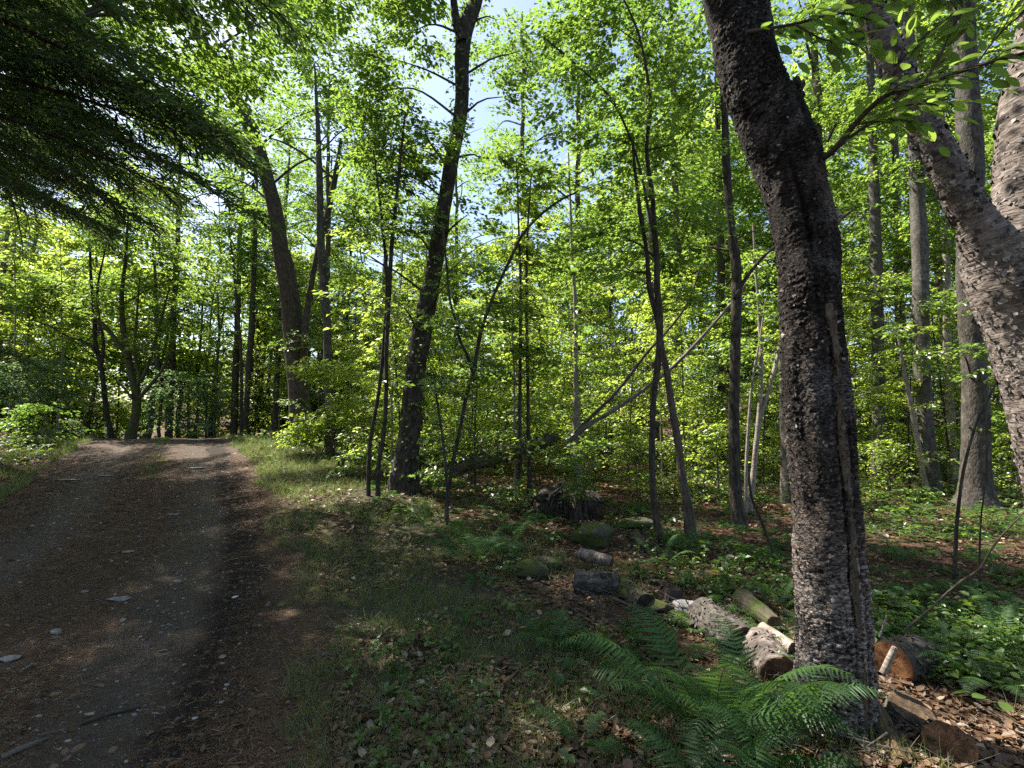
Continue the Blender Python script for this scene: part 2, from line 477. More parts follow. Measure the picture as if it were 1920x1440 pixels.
def ground_mat():
    t = NT('ground_soil')
    s = t.attr('road_s', 'Fac')
    p = t.pos()
    wob = t.math('MULTIPLY', t.math('SUBTRACT', t.noise(p, 1.6, 4, .6), .5), .55)
    s2 = t.math('ADD', s, wob)
    fine = t.noise(p, 60, 6, .7)
    med = t.noise(p, 9, 5, .65)
    needles = t.ramp(t.math('ADD', t.math('MULTIPLY', fine, .6), t.math('MULTIPLY', med, .4)),
                     [(.30, (.028, .019, .013)), (.5, (.076, .050, .033)), (.72, (.165, .112, .076))])
    gravel = t.ramp(t.noise(p, 85, 6, .75), [(.28, (.034, .028, .023)), (.5, (.084, .070, .058)), (.74, (.19, .162, .14))])
    duff = t.ramp(t.math('ADD', t.math('MULTIPLY', fine, .5), t.math('MULTIPLY', med, .5)),
                  [(.30, (.022, .014, .009)), (.5, (.070, .040, .023)), (.72, (.165, .095, .055))])
    verge = t.ramp(fine, [(.3, (.022, .020, .012)), (.5, (.055, .052, .028)), (.72, (.11, .10, .06))])

    def band(c, w):
        d = t.math('ABSOLUTE', t.math('SUBTRACT', s2, c))
        m = t.n('ShaderNodeMapRange'); m.interpolation_type = 'SMOOTHSTEP'
        m.inputs[1].default_value = w * 1.35; m.inputs[2].default_value = w * .45; t.l(d, m.inputs[0]); return m.outputs[0]

    def step(a, b):
        m = t.n('ShaderNodeMapRange'); m.interpolation_type = 'SMOOTHSTEP'
        m.inputs[1].default_value = a; m.inputs[2].default_value = b; t.l(s2, m.inputs[0]); return m.outputs[0]
    tracks = t.math('MAXIMUM', band(1.10, .42), band(3.1, .42))
    yy = t.n('ShaderNodeSeparateXYZ'); t.l(p, yy.inputs[0])
    farg = t.n('ShaderNodeMapRange'); farg.inputs[1].default_value = 8.5; farg.inputs[2].default_value = 13; t.l(yy.outputs[1], farg.inputs[0])
    tracks = t.math('MAXIMUM', tracks, t.math('MULTIPLY', farg.outputs[0], .75))
    road = t.mix(t.math('MULTIPLY', tracks, .52), needles, gravel)
    soft = t.math('MULTIPLY', band(.56, .27), .78)              # darker strip along the right rut
    road = t.mix(soft, road, (.020, .015, .013))
    c = t.mix(step(-.35, .15), verge, road)
    c = t.mix(step(-1.6, -3.0), c, duff)
    c = t.mix(step(4.2, 4.8), c, duff)
    h = t.math('ADD', fine, med)
    return t.finish(c, .95, h, .02, .9, .15)


GROUND = ground_mat()


def stone_mat(name, a, b, moss=None):
    t = NT(name); p = t.pos()
    n = t.noise(p, 30, 6, .65)
    c = t.ramp(n, [(.3, a), (.7, b)])
    if moss: c = t.mix(t.ramp(t.noise(p, 6, 5, .7), [(.44, (0, 0, 0)), (.54, (1, 1, 1))]), c, moss)
    return t.finish(c, .85, t.math('ADD', n, t.noise(p, 140, 3, .6)) if moss else n, .012 if moss else .006, .9)


STONE = stone_mat('grey_stone', (.13, .125, .12), (.27, .26, .25))
MOSSY = stone_mat('mossy_stone', (.05, .045, .03), (.10, .09, .06), (.060, .075, .014))


def gravel_bits():
    t = NT('pebble_grey')
    return t.finish(t.ramp(t.island(), [(0, (.05, .045, .04)), (.7, (.15, .14, .13)), (1, (.36, .34, .32))]), .85)


PEBBLE = gravel_bits()
PALE_LITTER = NT('pale_chip').finish((.62, .58, .52), .7)


# ------------------------------------------------------------------ object helpers
def link(name, me, parent=None, loc=None, kind=None):
    o = bpy.data.objects.new(name, me)
    COL.objects.link(o)
    if parent is not None: o.parent = parent
    if loc is not None: o.location = loc
    if kind: o['kind'] = kind
    return o


def tag(o, label, cat, group=None):
    o['label'] = label; o['category'] = cat
    if group: o['group'] = group
    return o


def thing(name, loc, label, cat, group=None, rz=0.0):
    o = link(name, None, None, loc)
    o.rotation_euler = (0, 0, rz); o.empty_display_size = .2
    return tag(o, label, cat, group)


def copy_tree(root, loc, rz, sc, label=None, group=None):
    r = root.copy(); COL.objects.link(r)
    r.location = loc; r.rotation_euler = (0, 0, rz); r.scale = (sc, sc, sc)
    if label: r['label'] = label
    if group: r['group'] = group
    for ch in root.children:
        c = ch.copy(); COL.objects.link(c); c.parent = r
    return r


# ------------------------------------------------------------------ foliage generators
def rot_about_z(v, a):
    c, s = np.cos(a), np.sin(a)
    return np.stack([v[:, 0] * c - v[:, 1] * s, v[:, 0] * s + v[:, 1] * c, v[:, 2]], 1)


def spray_leaves(mb, C, A, R, per, L, tilt, droop, mat, rng, shape=KITE, twigs=None, aspect=.55):
    """flat leafy sprays: C centres (n,3), A heading angles, R lengths"""
    n = len(C)
    if n == 0: return
    k = np.repeat(np.arange(n), per)
    m = len(k)
    t = rng.random(m) ** .8 * 1.0                     # along
    side = rng.choice([-1.0, 1.0], m)
    wv = side * (rng.random(m) ** .9) * aspect * np.sqrt(np.clip(1.05 - (2 * t - .85) ** 2, .08, 1))
    r = R[k]
    loc = np.stack([t - .5, wv * .75, np.zeros(m)], 1) * r[:, None]
    loc[:, 2] += -droop * (t ** 2) * r + rng.normal(0, .045, m) * r
    # roll of the spray plane
    roll = rng.normal(0, .25, n)[k]
    loc[:, 2] += loc[:, 1] * np.sin(roll)
    pos = C[k] + rot_about_z(loc, A[k])
    ang = A[k] + side * rng.uniform(.25, 1.2, m)
    D = np.stack([np.cos(ang), np.sin(ang), rng.normal(-.18, .28, m) - droop * t * .6], 1)
    N = np.stack([rng.normal(0, tilt, m), rng.normal(0, tilt, m), np.ones(m)], 1)
    s = L * rng.uniform(.65, 1.2, m)
    template(mb, shape[0], shape[1], pos, D, N, s, mat)
    if twigs is not None:
        a = np.stack([-.55 * np.ones(n), np.zeros(n), np.zeros(n)], 1) * R[:, None]
        b = np.stack([.45 * np.ones(n), np.zeros(n), -droop * np.ones(n)], 1) * R[:, None]
        pa, pb = C + rot_about_z(a, A), C + rot_about_z(b, A)
        sticks(mb, pa, pb, .0035, .0015, twigs)


def sticks(mb, a, b, ra, rb, mat):
    """thin three-sided twigs, a row at a time"""
    a = np.asarray(a, float); b = np.asarray(b, float); n = len(a)
    D = nrm(b - a)
    X = nrm(np.cross(D, np.array([.31, .77, .55])[None])); Y = np.cross(D, X)
    ra = np.broadcast_to(ra, (n,))[:, None]; rb = np.broadcast_to(rb, (n,))[:, None]
    vs = []
    for base, r in ((a, ra), (b, rb)):
        for k in range(3):
            th = k * 2.0944
            vs.append(base + r * (math.cos(th) * X + math.sin(th) * Y))
    V = np.stack(vs, 1)
    f = np.array([[0, 1, 4, 3], [1, 2, 5, 4], [2, 0, 3, 5]])
    fc = (np.arange(n)[:, None, None] * 6 + f[None]).reshape(-1, 4)
    mb.add(V.reshape(-1, 3), fc, mat, True)


DENS = 2.0


def crown_blobs(mb, blobs, L, lai, rng, axis=None, spray=.5, tilt=.45, droop=.18, mat=0, tw=1, shape=KITE, shell=.33, aspect=.55):
    """blobs: (centre, (rx, ry, rz), density)"""
    for c, rad, dens in blobs:
        rad = np.asarray(rad, float); c = np.asarray(c, float)
        lai_ = lai * DENS
        area = math.pi * (rad[0] * rad[2] + rad[0] * rad[1] + rad[1] * rad[2]) / 3
        nl = lai_ * dens * area / (.31 * L * L)
        per = max(8, int(.95 * aspect * spray * spray / (.31 * L * L) * .62))
        ns = max(2, int(nl / per))
        d = nrm(rng.normal(0, 1, (ns, 3)))
        q = c + d * rad * (rng.random(ns) ** shell)[:, None]
        # clumps: pull sprays together so that gaps open between them
        qq = fbm(q * (0.62 / max(.35, spray)) * .8, 2)
        q = q[qq > -.06]
        ns = len(q)
        ax = c[:2] if axis is None else np.asarray(axis)[:2]
        A = np.arctan2(q[:, 1] - ax[1], q[:, 0] - ax[0]) + rng.normal(0, .6, ns)
        spray_leaves(mb, q, A, spray * rng.uniform(.6, 1.35, ns), per, L, tilt, droop, mat, rng, shape, tw, aspect)


def blob_px(u, v, ru, rv, Y, dens=1.0, depth=None):
    c = P(u, v, Y)
    rx, rz = W(ru, v, Y), W(rv, v, Y)
    return (c, (rx, depth if depth else max(.5, min(rx, rz) * .9), rz), dens)


def px_path(pts, Y, dY=0.0):
    """(u, v, width) rows -> (x, y, z, radius); dY: how much farther the top stands"""
    out = []
    n = len(pts)
    for k, (u, v, w) in enumerate(pts):
        y = Y + dY * k / max(1, n - 1)
        out.append([*P(u, v, y), W(w, v, y) / 2 * .87])
    return out


def root_to_ground(path):
    """carry the lowest point down into the soil"""
    x, y, z, r = path[0]
    g = hz(x, y)
    if z > g - .05:
        path.insert(0, [x - (path[1][0] - x) * .1, y, g - .12, r * 1.08])
    return path


def limbs_to(mb, origin_pts, targets, r0, mat, rng, seg=6):
    """branches from the nearest-below stem point to each blob centre"""
    op = np.asarray(origin_pts)
    for c in targets:
        d = np.abs(op[:, 2] - (c[2] - .45 * np.linalg.norm(op[:, :2] - c[:2], axis=1)))
        o = op[int(np.argmin(d))]
        mid = (o[:3] + c) / 2 + np.array([rng.normal(0, .08), rng.normal(0, .08), .12 * np.linalg.norm(c - o[:3])])
        rr = min(r0, o[3] * .55)
        tube(mb, [[*o[:3], rr], [*mid, rr * .62], [*c, rr * .2]], seg, .2, mat=mat, wob=.05, seed=rng.random() * 50)


def make_tree(name, label, cat, stems, bark, blobs=(), L=.085, lai=2.0, leaf=None, group=None, nseg=20, spacing=.06, rough=.008, rsc=18,
              flare=.6, spray=.5, limb_r=.03, droop=.18, tilt=.45, seed=1, shape=KITE, extra=None, shell=.33, aspect=.55):
    rng = np.random.default_rng(seed)
    b0 = np.array(stems[0][0][:3])
    root = thing(name, b0, label, cat, group)
    mb = MB()
    allp = []
    for k, st in enumerate(stems):
        ring, T, c = tube(mb, st, nseg, spacing, rough, rsc, flare if k == 0 or st[0][2] < b0[2] + .25 else 0, 0, seed=seed * 1.7 + k, wob=.012)
        allp.append(c)
    allp = np.concatenate(allp)
    if blobs:
        limbs_to(mb, allp, [np.asarray(b[0]) for b in blobs], limb_r, 0, rng)
    me = mb.mesh('trunk', [bark]); me.transform(Matrix.Translation(-Vector(b0)))
    link('trunk', me, root)
    if blobs:
        cb = MB()
        crown_blobs(cb, blobs, L, lai, rng, b0, spray, tilt, droop, 0, 1, shape, shell, aspect)
        me = cb.mesh('crown', [leaf or LEAF, TWIG]); me.transform(Matrix.Translation(-Vector(b0)))
        link('crown', me, root)
    return root


EXPO = 1.80
# ================================================================== SETTING
def build_ground():
    nx, ny = 620, 520
    sx = np.linspace(-math.asinh(75 / .9), math.asinh(95 / .9), nx)
    sy = np.linspace(-math.asinh(18 / .9), math.asinh(125 / .9), ny)
    xs, ys = .9 * np.sinh(sx) - .4, 3 + .9 * np.sinh(sy)
    X, Y = np.meshgrid(xs, ys)
    Z = height(X, Y)
    S = xr(Y) - X
    V = np.stack([X, Y, Z], -1).reshape(-1, 3).astype(np.float32)
    a = (np.arange(ny - 1)[:, None] * nx + np.arange(nx - 1)[None])
    Fc = np.stack([a, a + 1, a + 1 + nx, a + nx], -1).reshape(-1, 4)
    sm = S.reshape(-1)[Fc].mean(1)
    ym = V[Fc, 1].mean(1)
    on = (sm > -.02) & (sm < 4.45) & (ym > -18)
    for name, sel in (('ground', ~on), ('road', on)):
        f = Fc[sel]
        used = np.unique(f)
        remap = np.zeros(len(V), np.int64); remap[used] = np.arange(len(used))
        mb = MB(); mb.add(V[used], remap[f], 0, True)
        me = mb.mesh(name, [GROUND])
        at = me.attributes.new('road_s', 'FLOAT', 'POINT')
        at.data.foreach_set('value', S.reshape(-1)[used].astype(np.float32))
        link(name, me, kind='structure')


build_ground()


def on_ground(x, y): return np.stack([x, y, height(x, y)], 1)


def scatter(n, x0, x1, y0, y1, rng, power=.8):
    """points on the ground, denser close by"""
    t = rng.random(n)
    e = 1 - power if power != 1 else 1e-4
    y = (y0 ** e + t * (y1 ** e - y0 ** e)) ** (1 / e)
    x = x0 + (x1 - x0) * rng.random(n)
    return x, y


def stuff(name, mb, mats):
    o = link(name, mb.mesh(name, mats), kind='stuff'); return o


def frustum(x, y, m=.25):
    return np.abs(x) < (1.02 + m / np.maximum(y, .5)) * y


# ---- grass on the verge
def build_grass():
    rng = np.random.default_rng(5)
    mb = MB()
    n = 90000
    t = rng.random(n)
    y = (1.6 ** .1 + t * (17 ** .1 - 1.6 ** .1)) ** 10
    o = rng.random(n) ** 1.15 * 3.6 - .12
    x = xr(y) + o + .42 * n2(y, y * 0, 1.1, 88, 4) + .10 * n2(y, y * 0, 7, 89, 2) + .06
    cl = n2(x, y, 1.7, 21, 3) + .25 * n2(x, y, 7, 22, 2)
    keep = cl > -.08 + .15 * np.clip(o - 1.7, 0, 9) - .12 * (y > 9)
    x, y = x[keep], y[keep]
    # left verge and crest
    m = 14000
    y2 = rng.uniform(8, 17.5, m); s2 = 4.25 + rng.random(m) ** 1.4 * 1.6
    x2 = xr(y2) - s2 + .4 * n2(y2, y2 * 0, 1.0, 90, 4)
    k2 = n2(x2, y2, 1.1, 33) > -.25
    # tuft in the middle of the lane near the crest
    m3 = 2200
    y3 = rng.uniform(9.5, 17, m3); x3 = xr(y3) - 2.05 + rng.normal(0, .14, m3)
    k3 = n2(x3, y3, 1.2, 44) > -.02
    x = np.concatenate([x, x2[k2], x3[k3]]); y = np.concatenate([y, y2[k2], y3[k3]])
    hsc = np.where(np.arange(len(x)) >= len(x) - k3.sum(), .6, 1.0)
    k = frustum(x, y); x, y, hsc = x[k], y[k], hsc[k]
    p = on_ground(x, y)
    n = len(p)
    D = np.stack([rng.normal(0, .55, n), rng.normal(0, .55, n), np.ones(n)], 1)
    a = rng.uniform(0, 6.28, n)
    N = np.stack([np.cos(a), np.sin(a), np.zeros(n)], 1)
    hh = (.04 + .12 * rng.random(n) ** 2.0) * hsc * (1 + .25 * (y > 8)) * (1 + .45 * n2(x, y, 1.3, 7, 2))
    template(mb, BLADE[0], BLADE[1], p - np.array([0, 0, .01]), D, N, hh, 0, True, wid=np.clip(.8 * y / 4, 1.0, 2.4) * .14 / np.maximum(hh, .05) * .8)
    stuff('grass', mb, [GRASS_M])


build_grass()


def build_litter():
    rng = np.random.default_rng(6)
    mb = MB()
    x, y = scatter(95000, -3, 26, 1.5, 24, rng, 1.35)
    x = rng.uniform(-1.1, 1.15, len(y)) * y
    o = x - xr(y)
    dens = n2(x, y, .9, 51, 3)
    keep = (o > .15) & (dens > -.25 + .14 * (o < 1.9) - .35 * (o > 2.8))
    # a little litter drifts over the lane and the left bank
    s = -o
    keep |= (s > 4.4) & (s < 9)
    keep |= (s > 0) & (s < 4.4) & (rng.random(len(x)) < .035)
    x, y = x[keep], y[keep]
    p = on_ground(x, y); n = len(p)
    a = rng.uniform(0, 6.28, n)
    D = np.stack([np.cos(a), np.sin(a), rng.normal(.05, .22, n)], 1)
    N = np.stack([rng.normal(0, .35, n), rng.normal(0, .35, n), np.ones(n)], 1)
    p[:, 2] += rng.random(n) * .025
    template(mb, LITTER[0], LITTER[1], p, D, N, (.018 + .058 * rng.random(n) ** 1.5) * np.clip(y / 6, .9, 2.0), 0, wid=rng.uniform(.6, 1.3, n))
    stuff('leaf_litter', mb, [LITTER_M])


build_litter()


def build_needles():
    rng = np.random.default_rng(8)
    mb = MB()
    n = 230000
    t = rng.random(n)
    y = (1.7 ** .05 + t * (12 ** .05 - 1.7 ** .05)) ** 20
    x = rng.uniform(-1.1, .55, n) * y
    s = xr(y) - x
    trk = np.exp(-((s - 1.05 - .2 * n2(x, y, .9, 3, 2)) / .42) ** 2) + np.exp(-((s - 3.1) / .4) ** 2)
    keep = (s > -.9) & (s < 5.2) & (rng.random(n) > trk * .93) & (rng.random(n) < .35 + .65 * sstep(-.9, .1, s)) & (n2(x, y, 1.4, 71, 3) > -.3)
    x, y = x[keep], y[keep]
    p = on_ground(x, y); n = len(p)
    a = rng.uniform(0, 6.28, n)
    D = np.stack([np.cos(a), np.sin(a), rng.normal(.03, .10, n)], 1)
    N = np.stack([rng.normal(0, .3, n), rng.normal(0, .3, n), np.ones(n)], 1)
    p[:, 2] += rng.random(n) * .007 + .002
    template(mb, NEEDLE[0], NEEDLE[1], p, D, N, rng.uniform(.025, .065, n) * np.clip(y / 4.5, 1, 1.8), 0, wid=np.clip(y / 3.2, 1.2, 3.2))
    stuff('needle_litter', mb, [NEEDLE_B])


build_needles()


def ico(sub=1):
    import bmesh
    bm = bmesh.new(); bmesh.ops.create_icosphere(bm, subdivisions=sub, radius=1)
    v = np.array([q.co[:] for q in bm.verts]); f = np.array([[w.index for w in q.verts] for q in bm.faces]); bm.free()
    return v, f


def build_pebbles():
    rng = np.random.default_rng(9)
    mb = MB()
    v, f = ico(1)
    v = v * (1 + .18 * vnoise(v * 1.7)[:, None]) * np.array([1, .75, .45])
    n = 13000
    t = rng.random(n)
    y = (1.8 ** .05 + t * (15 ** .05 - 1.8 ** .05)) ** 20
    s = rng.uniform(.0, 4.5, n)
    x = xr(y) - s
    trk = np.exp(-((s - 1.1) / .55) ** 2) + np.exp(-((s - 3.1) / .5) ** 2)
    k = (rng.random(n) < .22 + .78 * trk) & frustum(x, y)
    x, y = x[k], y[k]; n = len(x)
    p = on_ground(x, y)
    a = rng.uniform(0, 6.28, n)
    D = np.stack([np.cos(a), np.sin(a), np.zeros(n)], 1); N = np.tile([[0, 0, 1.0]], (n, 1))
    template(mb, v, f, p, D, N, .004 + .016 * rng.random(n) ** 4 * np.clip(y / 4, 1, 1.6), 0, True)
    stuff('gravel', mb, [PEBBLE])


build_pebbles()


def build_twig_litter():
    rng = np.random.default_rng(10)
    mb = MB()
    n = 3600
    x, y = scatter(n, 0, 1, 1.6, 16, rng, 1.4)
    x = rng.uniform(-1.1, 1.15, n) * y
    s = xr(y) - x
    k = (s < 8) & ((s < -.2) | (rng.random(n) < .05))
    x, y = x[k], y[k]; n = len(x)
    L = .05 + .32 * rng.random(n) ** 3; a = rng.uniform(0, 6.28, n)
    x2, y2 = x + np.cos(a) * L, y + np.sin(a) * L
    A = on_ground(x, y); B = on_ground(x2, y2)
    A[:, 2] += .008 + .02 * rng.random(n); B[:, 2] += .008 + .05 * rng.random(n) ** 2
    sticks(mb, A, B, .0015 + .004 * rng.random(n) ** 2, .0015, 0)
    stuff('twig_litter', mb, [BARK_DEAD])


build_twig_litter()


# ---- seedlings and small ferns that carpet the wood
def _pinna(lobes=10):
    v = []; m = lobes * 2
    for k in range(m + 1):
        t = k / m
        env = (1 - t ** 1.6) * min(1, .55 + t * 4)
        hw = .105 * env * (1.0 if k % 2 else .42) + .002
        adv = .035 if k % 2 else 0
        z = -.16 * t * t
        v += [[-hw, t + adv, z + .25 * hw], [0, t, z], [hw, t + adv, z + .25 * hw]]
    f = []
    for k in range(m):
        a, b = 3 * k, 3 * k + 3
        f += [[a, a + 1, b + 1, b], [a + 1, a + 2, b + 2, b + 1]]
    return np.array(v), f


PINNA = _pinna()


def fern_frond(mb, origin, ang, length, rng, npair=20, arch=.55, rise=.9, mat=0, fine=True, wid=.30):
    """one arching frond: stalk, paired pinnae, each with its row of leaflets"""
    t = np.linspace(0, 1, 26)
    hx = length * (t * .82)
    zz = length * (rise * t - (rise * .55 + arch * .5) * t ** 2)
    ca, sa = math.cos(ang), math.sin(ang)
    mid = np.stack([origin[0] + hx * ca, origin[1] + hx * sa, origin[2] + zz], 1)
    tube(mb, np.concatenate([mid[::4], np.linspace(.0035, .0010, len(mid[::4]))[:, None]], 1), 4, length / 12, mat=mat)
    sd = np.array([-sa, ca, 0])
    T = nrm(np.gradient(mid, axis=0))
    Ps, Ds, Ns, Ls = [], [], [], []
    for k in range(npair):
        f = .16 + .82 * k / (npair - 1)
        i = f * 25; i0 = min(24, int(i)); fr = i - i0
        p = mid[i0] * (1 - fr) + mid[i0 + 1] * fr; tt = T[i0]
        nn = np.cross(tt, sd)
        if nn[2] < 0: nn = -nn
        env = math.sin(math.pi * min(1, (f - .10) / .92) ** .62) ** .8 * (1 - .25 * f)
        pl = wid * length * max(.05, env)
        for sg in (-1, 1):
            d = sd * sg * .93 + tt * .36 - nn * .10
            d = d / np.linalg.norm(d)
            if fine:
                Ps.append(p[None]); Ds.append(d[None] + rng.normal(0, .05, (1, 3))); Ns.append(nn[None] + rng.normal(0, .12, (1, 3))); Ls.append(np.array([pl * rng.uniform(.88, 1.08)]))
            elif False:
                m = max(5, int(pl / (.0115 * length + .001)))
                q = (np.arange(m) + .5) / m
                pos = p + d * (pl * q)[:, None] - nn * (.12 * pl * q ** 2)[:, None]
                perp = np.cross(nn, d)
                ll = np.minimum(.24 * pl, .72 * length * .82 / npair) * (1 - .80 * q) * rng.uniform(.8, 1.15, m) + .003
                for s2 in (-1, 1):
                    Ps.append(pos); Ds.append(np.tile(perp * s2 + d * .45, (m, 1))); Ns.append(np.tile(nn, (m, 1)) + rng.normal(0, .22, (m, 3))); Ls.append(ll)
            else:
                Ps.append(p[None]); Ds.append(d[None] + rng.normal(0, .06, (1, 3))); Ns.append(nn[None] + rng.normal(0, .15, (1, 3))); Ls.append(np.array([pl]))
    Ps, Ds, Ns, Ls = map(np.concatenate, (Ps, Ds, Ns, Ls))
    if fine:
        template(mb, PINNA[0], PINNA[1], Ps, Ds, Ns, Ls, mat, False, wid=rng.uniform(.85, 1.1, len(Ps)) * np.clip(.085 * length / np.maximum(Ls, .02), .8, 2.0))
    else:
        template(mb, KITE[0], KITE[1], Ps, Ds, Ns, Ls, mat, wid=.26)


def build_cover():
    rng = np.random.default_rng(12)
    mb = MB()
    n = 26000
    x, y = scatter(n, 0, 1, 2.2, 30, rng, 1.05)
    x = rng.uniform(-1.15, 1.25, n) * y
    o = x - xr(y)
    d = n2(x, y, .55, 61, 3)
    right = sstep(.05, .30, x / np.maximum(y, .1))
    keep = (o > 1.0) & (d > .27 - .09 * right - .16 * (y > 9)) & (rng.random(n) < .25 + .75 * sstep(1.2, 3.2, o))
    keep |= (o < -4.6) & (d > -.2) & (y > 7)
    keep |= (o > .25) & (o < 3.2) & (n2(x, y, 1.1, 66, 3) > .05) & (rng.random(n) < .32)
    keep &= ~((y < 3.6) & (x > -.1) & (x < 2.05) & (rng.random(n) < .9)) & ~((y < 3.0) & (x > 1.9) & (x < 2.9)) & ~((x < .25 * y) & (y > 5.5) & (y < 11) & (rng.random(n) < .5))
    x, y = x[keep], y[keep]; n = len(x)
    p = on_ground(x, y)
    hgt = (.03 + .20 * rng.random(n) ** 1.6) * (1 + .8 * (y > 9)) * (1 + .5 * n2(x, y, .8, 62, 2))
    top = p + np.stack([rng.normal(0, .02, n), rng.normal(0, .02, n), hgt], 1)
    sticks(mb, p, top, .002, .0012, 0)
    per = 5
    k = np.repeat(np.arange(n), per); m = len(k)
    a = rng.uniform(0, 6.28, n)[k] + np.tile(np.arange(per), n) * 2.4
    D = np.stack([np.cos(a), np.sin(a), rng.normal(.05, .25, m)], 1)
    N = np.stack([rng.normal(0, .3, m), rng.normal(0, .3, m), np.ones(m)], 1)
    L = (rng.choice([.035, .05, .085], n, p=[.45, .35, .2]) * rng.uniform(.75, 1.25, n) * np.clip(y / 7, 1, 1.9) * np.where((y < 4.2) & (x < 1.6), .62, 1))[k] * rng.uniform(.7, 1.2, m)
    pos = top[k] - np.array([0, 0, 1.0]) * (rng.random(m) * .5 * hgt[k])[:, None]
    template(mb, LEAF6[0], LEAF6[1], pos, D, N, L, 0, wid=1.15)
    stuff('ground_cover', mb, [COVER_M])
    # small ferns too many to count
    mb = MB()
    n = 2600
    x, y = scatter(n, 0, 1, 3.4, 22, rng, 1.0)
    x = rng.uniform(-.35, 1.2, n) * y
    o = x - xr(y)
    d = n2(x, y, .4, 63, 3)
    keep = (o > 1.6) & (d > -.08 - .18 * (x > .4 * y))
    x, y = x[keep][:900], y[keep][:900]
    for q in on_ground(x, y):
        ln = rng.uniform(.14, .34) * (1.25 if q[1] > 8 else 1)
        a0 = rng.uniform(0, 6.28)
        for j in range(rng.integers(3, 6)):
            fern_frond(mb, q, a0 + j * 2.4 + rng.normal(0, .3), ln * rng.uniform(.7, 1.1), rng, 11, .5, rng.uniform(.6, 1.1), 0, False)
    stuff('fern_bed', mb, [FERN_M])


build_cover()


# ================================================================== DARK TRUNK AT THE ROADSIDE
def bark_scales(mb, ring, c, n, rng, size, mat, curl=.4, zmax=None, horiz=.8, mask=0):
    nr, ns = ring.shape[:2]
    i = rng.integers(2, nr - 2, n); j = rng.integers(0, ns, n)
    p = ring[i, j]
    if mask:
        kp = fbm(p * mask * np.array([1, 1, 2.2]), 3) > rng.uniform(-.7, .45, n)
        i, j, p = i[kp], j[kp], p[kp]; n = len(i)
    nv = nrm(p - c[i, :3])
    up = nrm(c[np.minimum(i + 1, nr - 1), :3] - c[i - 1, :3])
    tg = np.cross(up, nv)
    sg = rng.choice([-1.0, 1.0], n)[:, None]
    D = tg * sg * horiz + up * rng.normal(0, 1 - horiz * .75, n)[:, None]
    T = np.array([[-.5, 0, 0], [.5, 0, 0], [-.42, .5, .10], [.40, .5, .14], [-.26, .95, .42 * curl * 2], [.2, 1.0, .34 * curl * 2]])
    Fq = [[0, 1, 3, 2], [2, 3, 5, 4]]
    template(mb, T, Fq, p - nv * .002, D, nv, size * rng.uniform(.25, 1.5, n), mat, False, wid=rng.uniform(.5, 1.1, n))


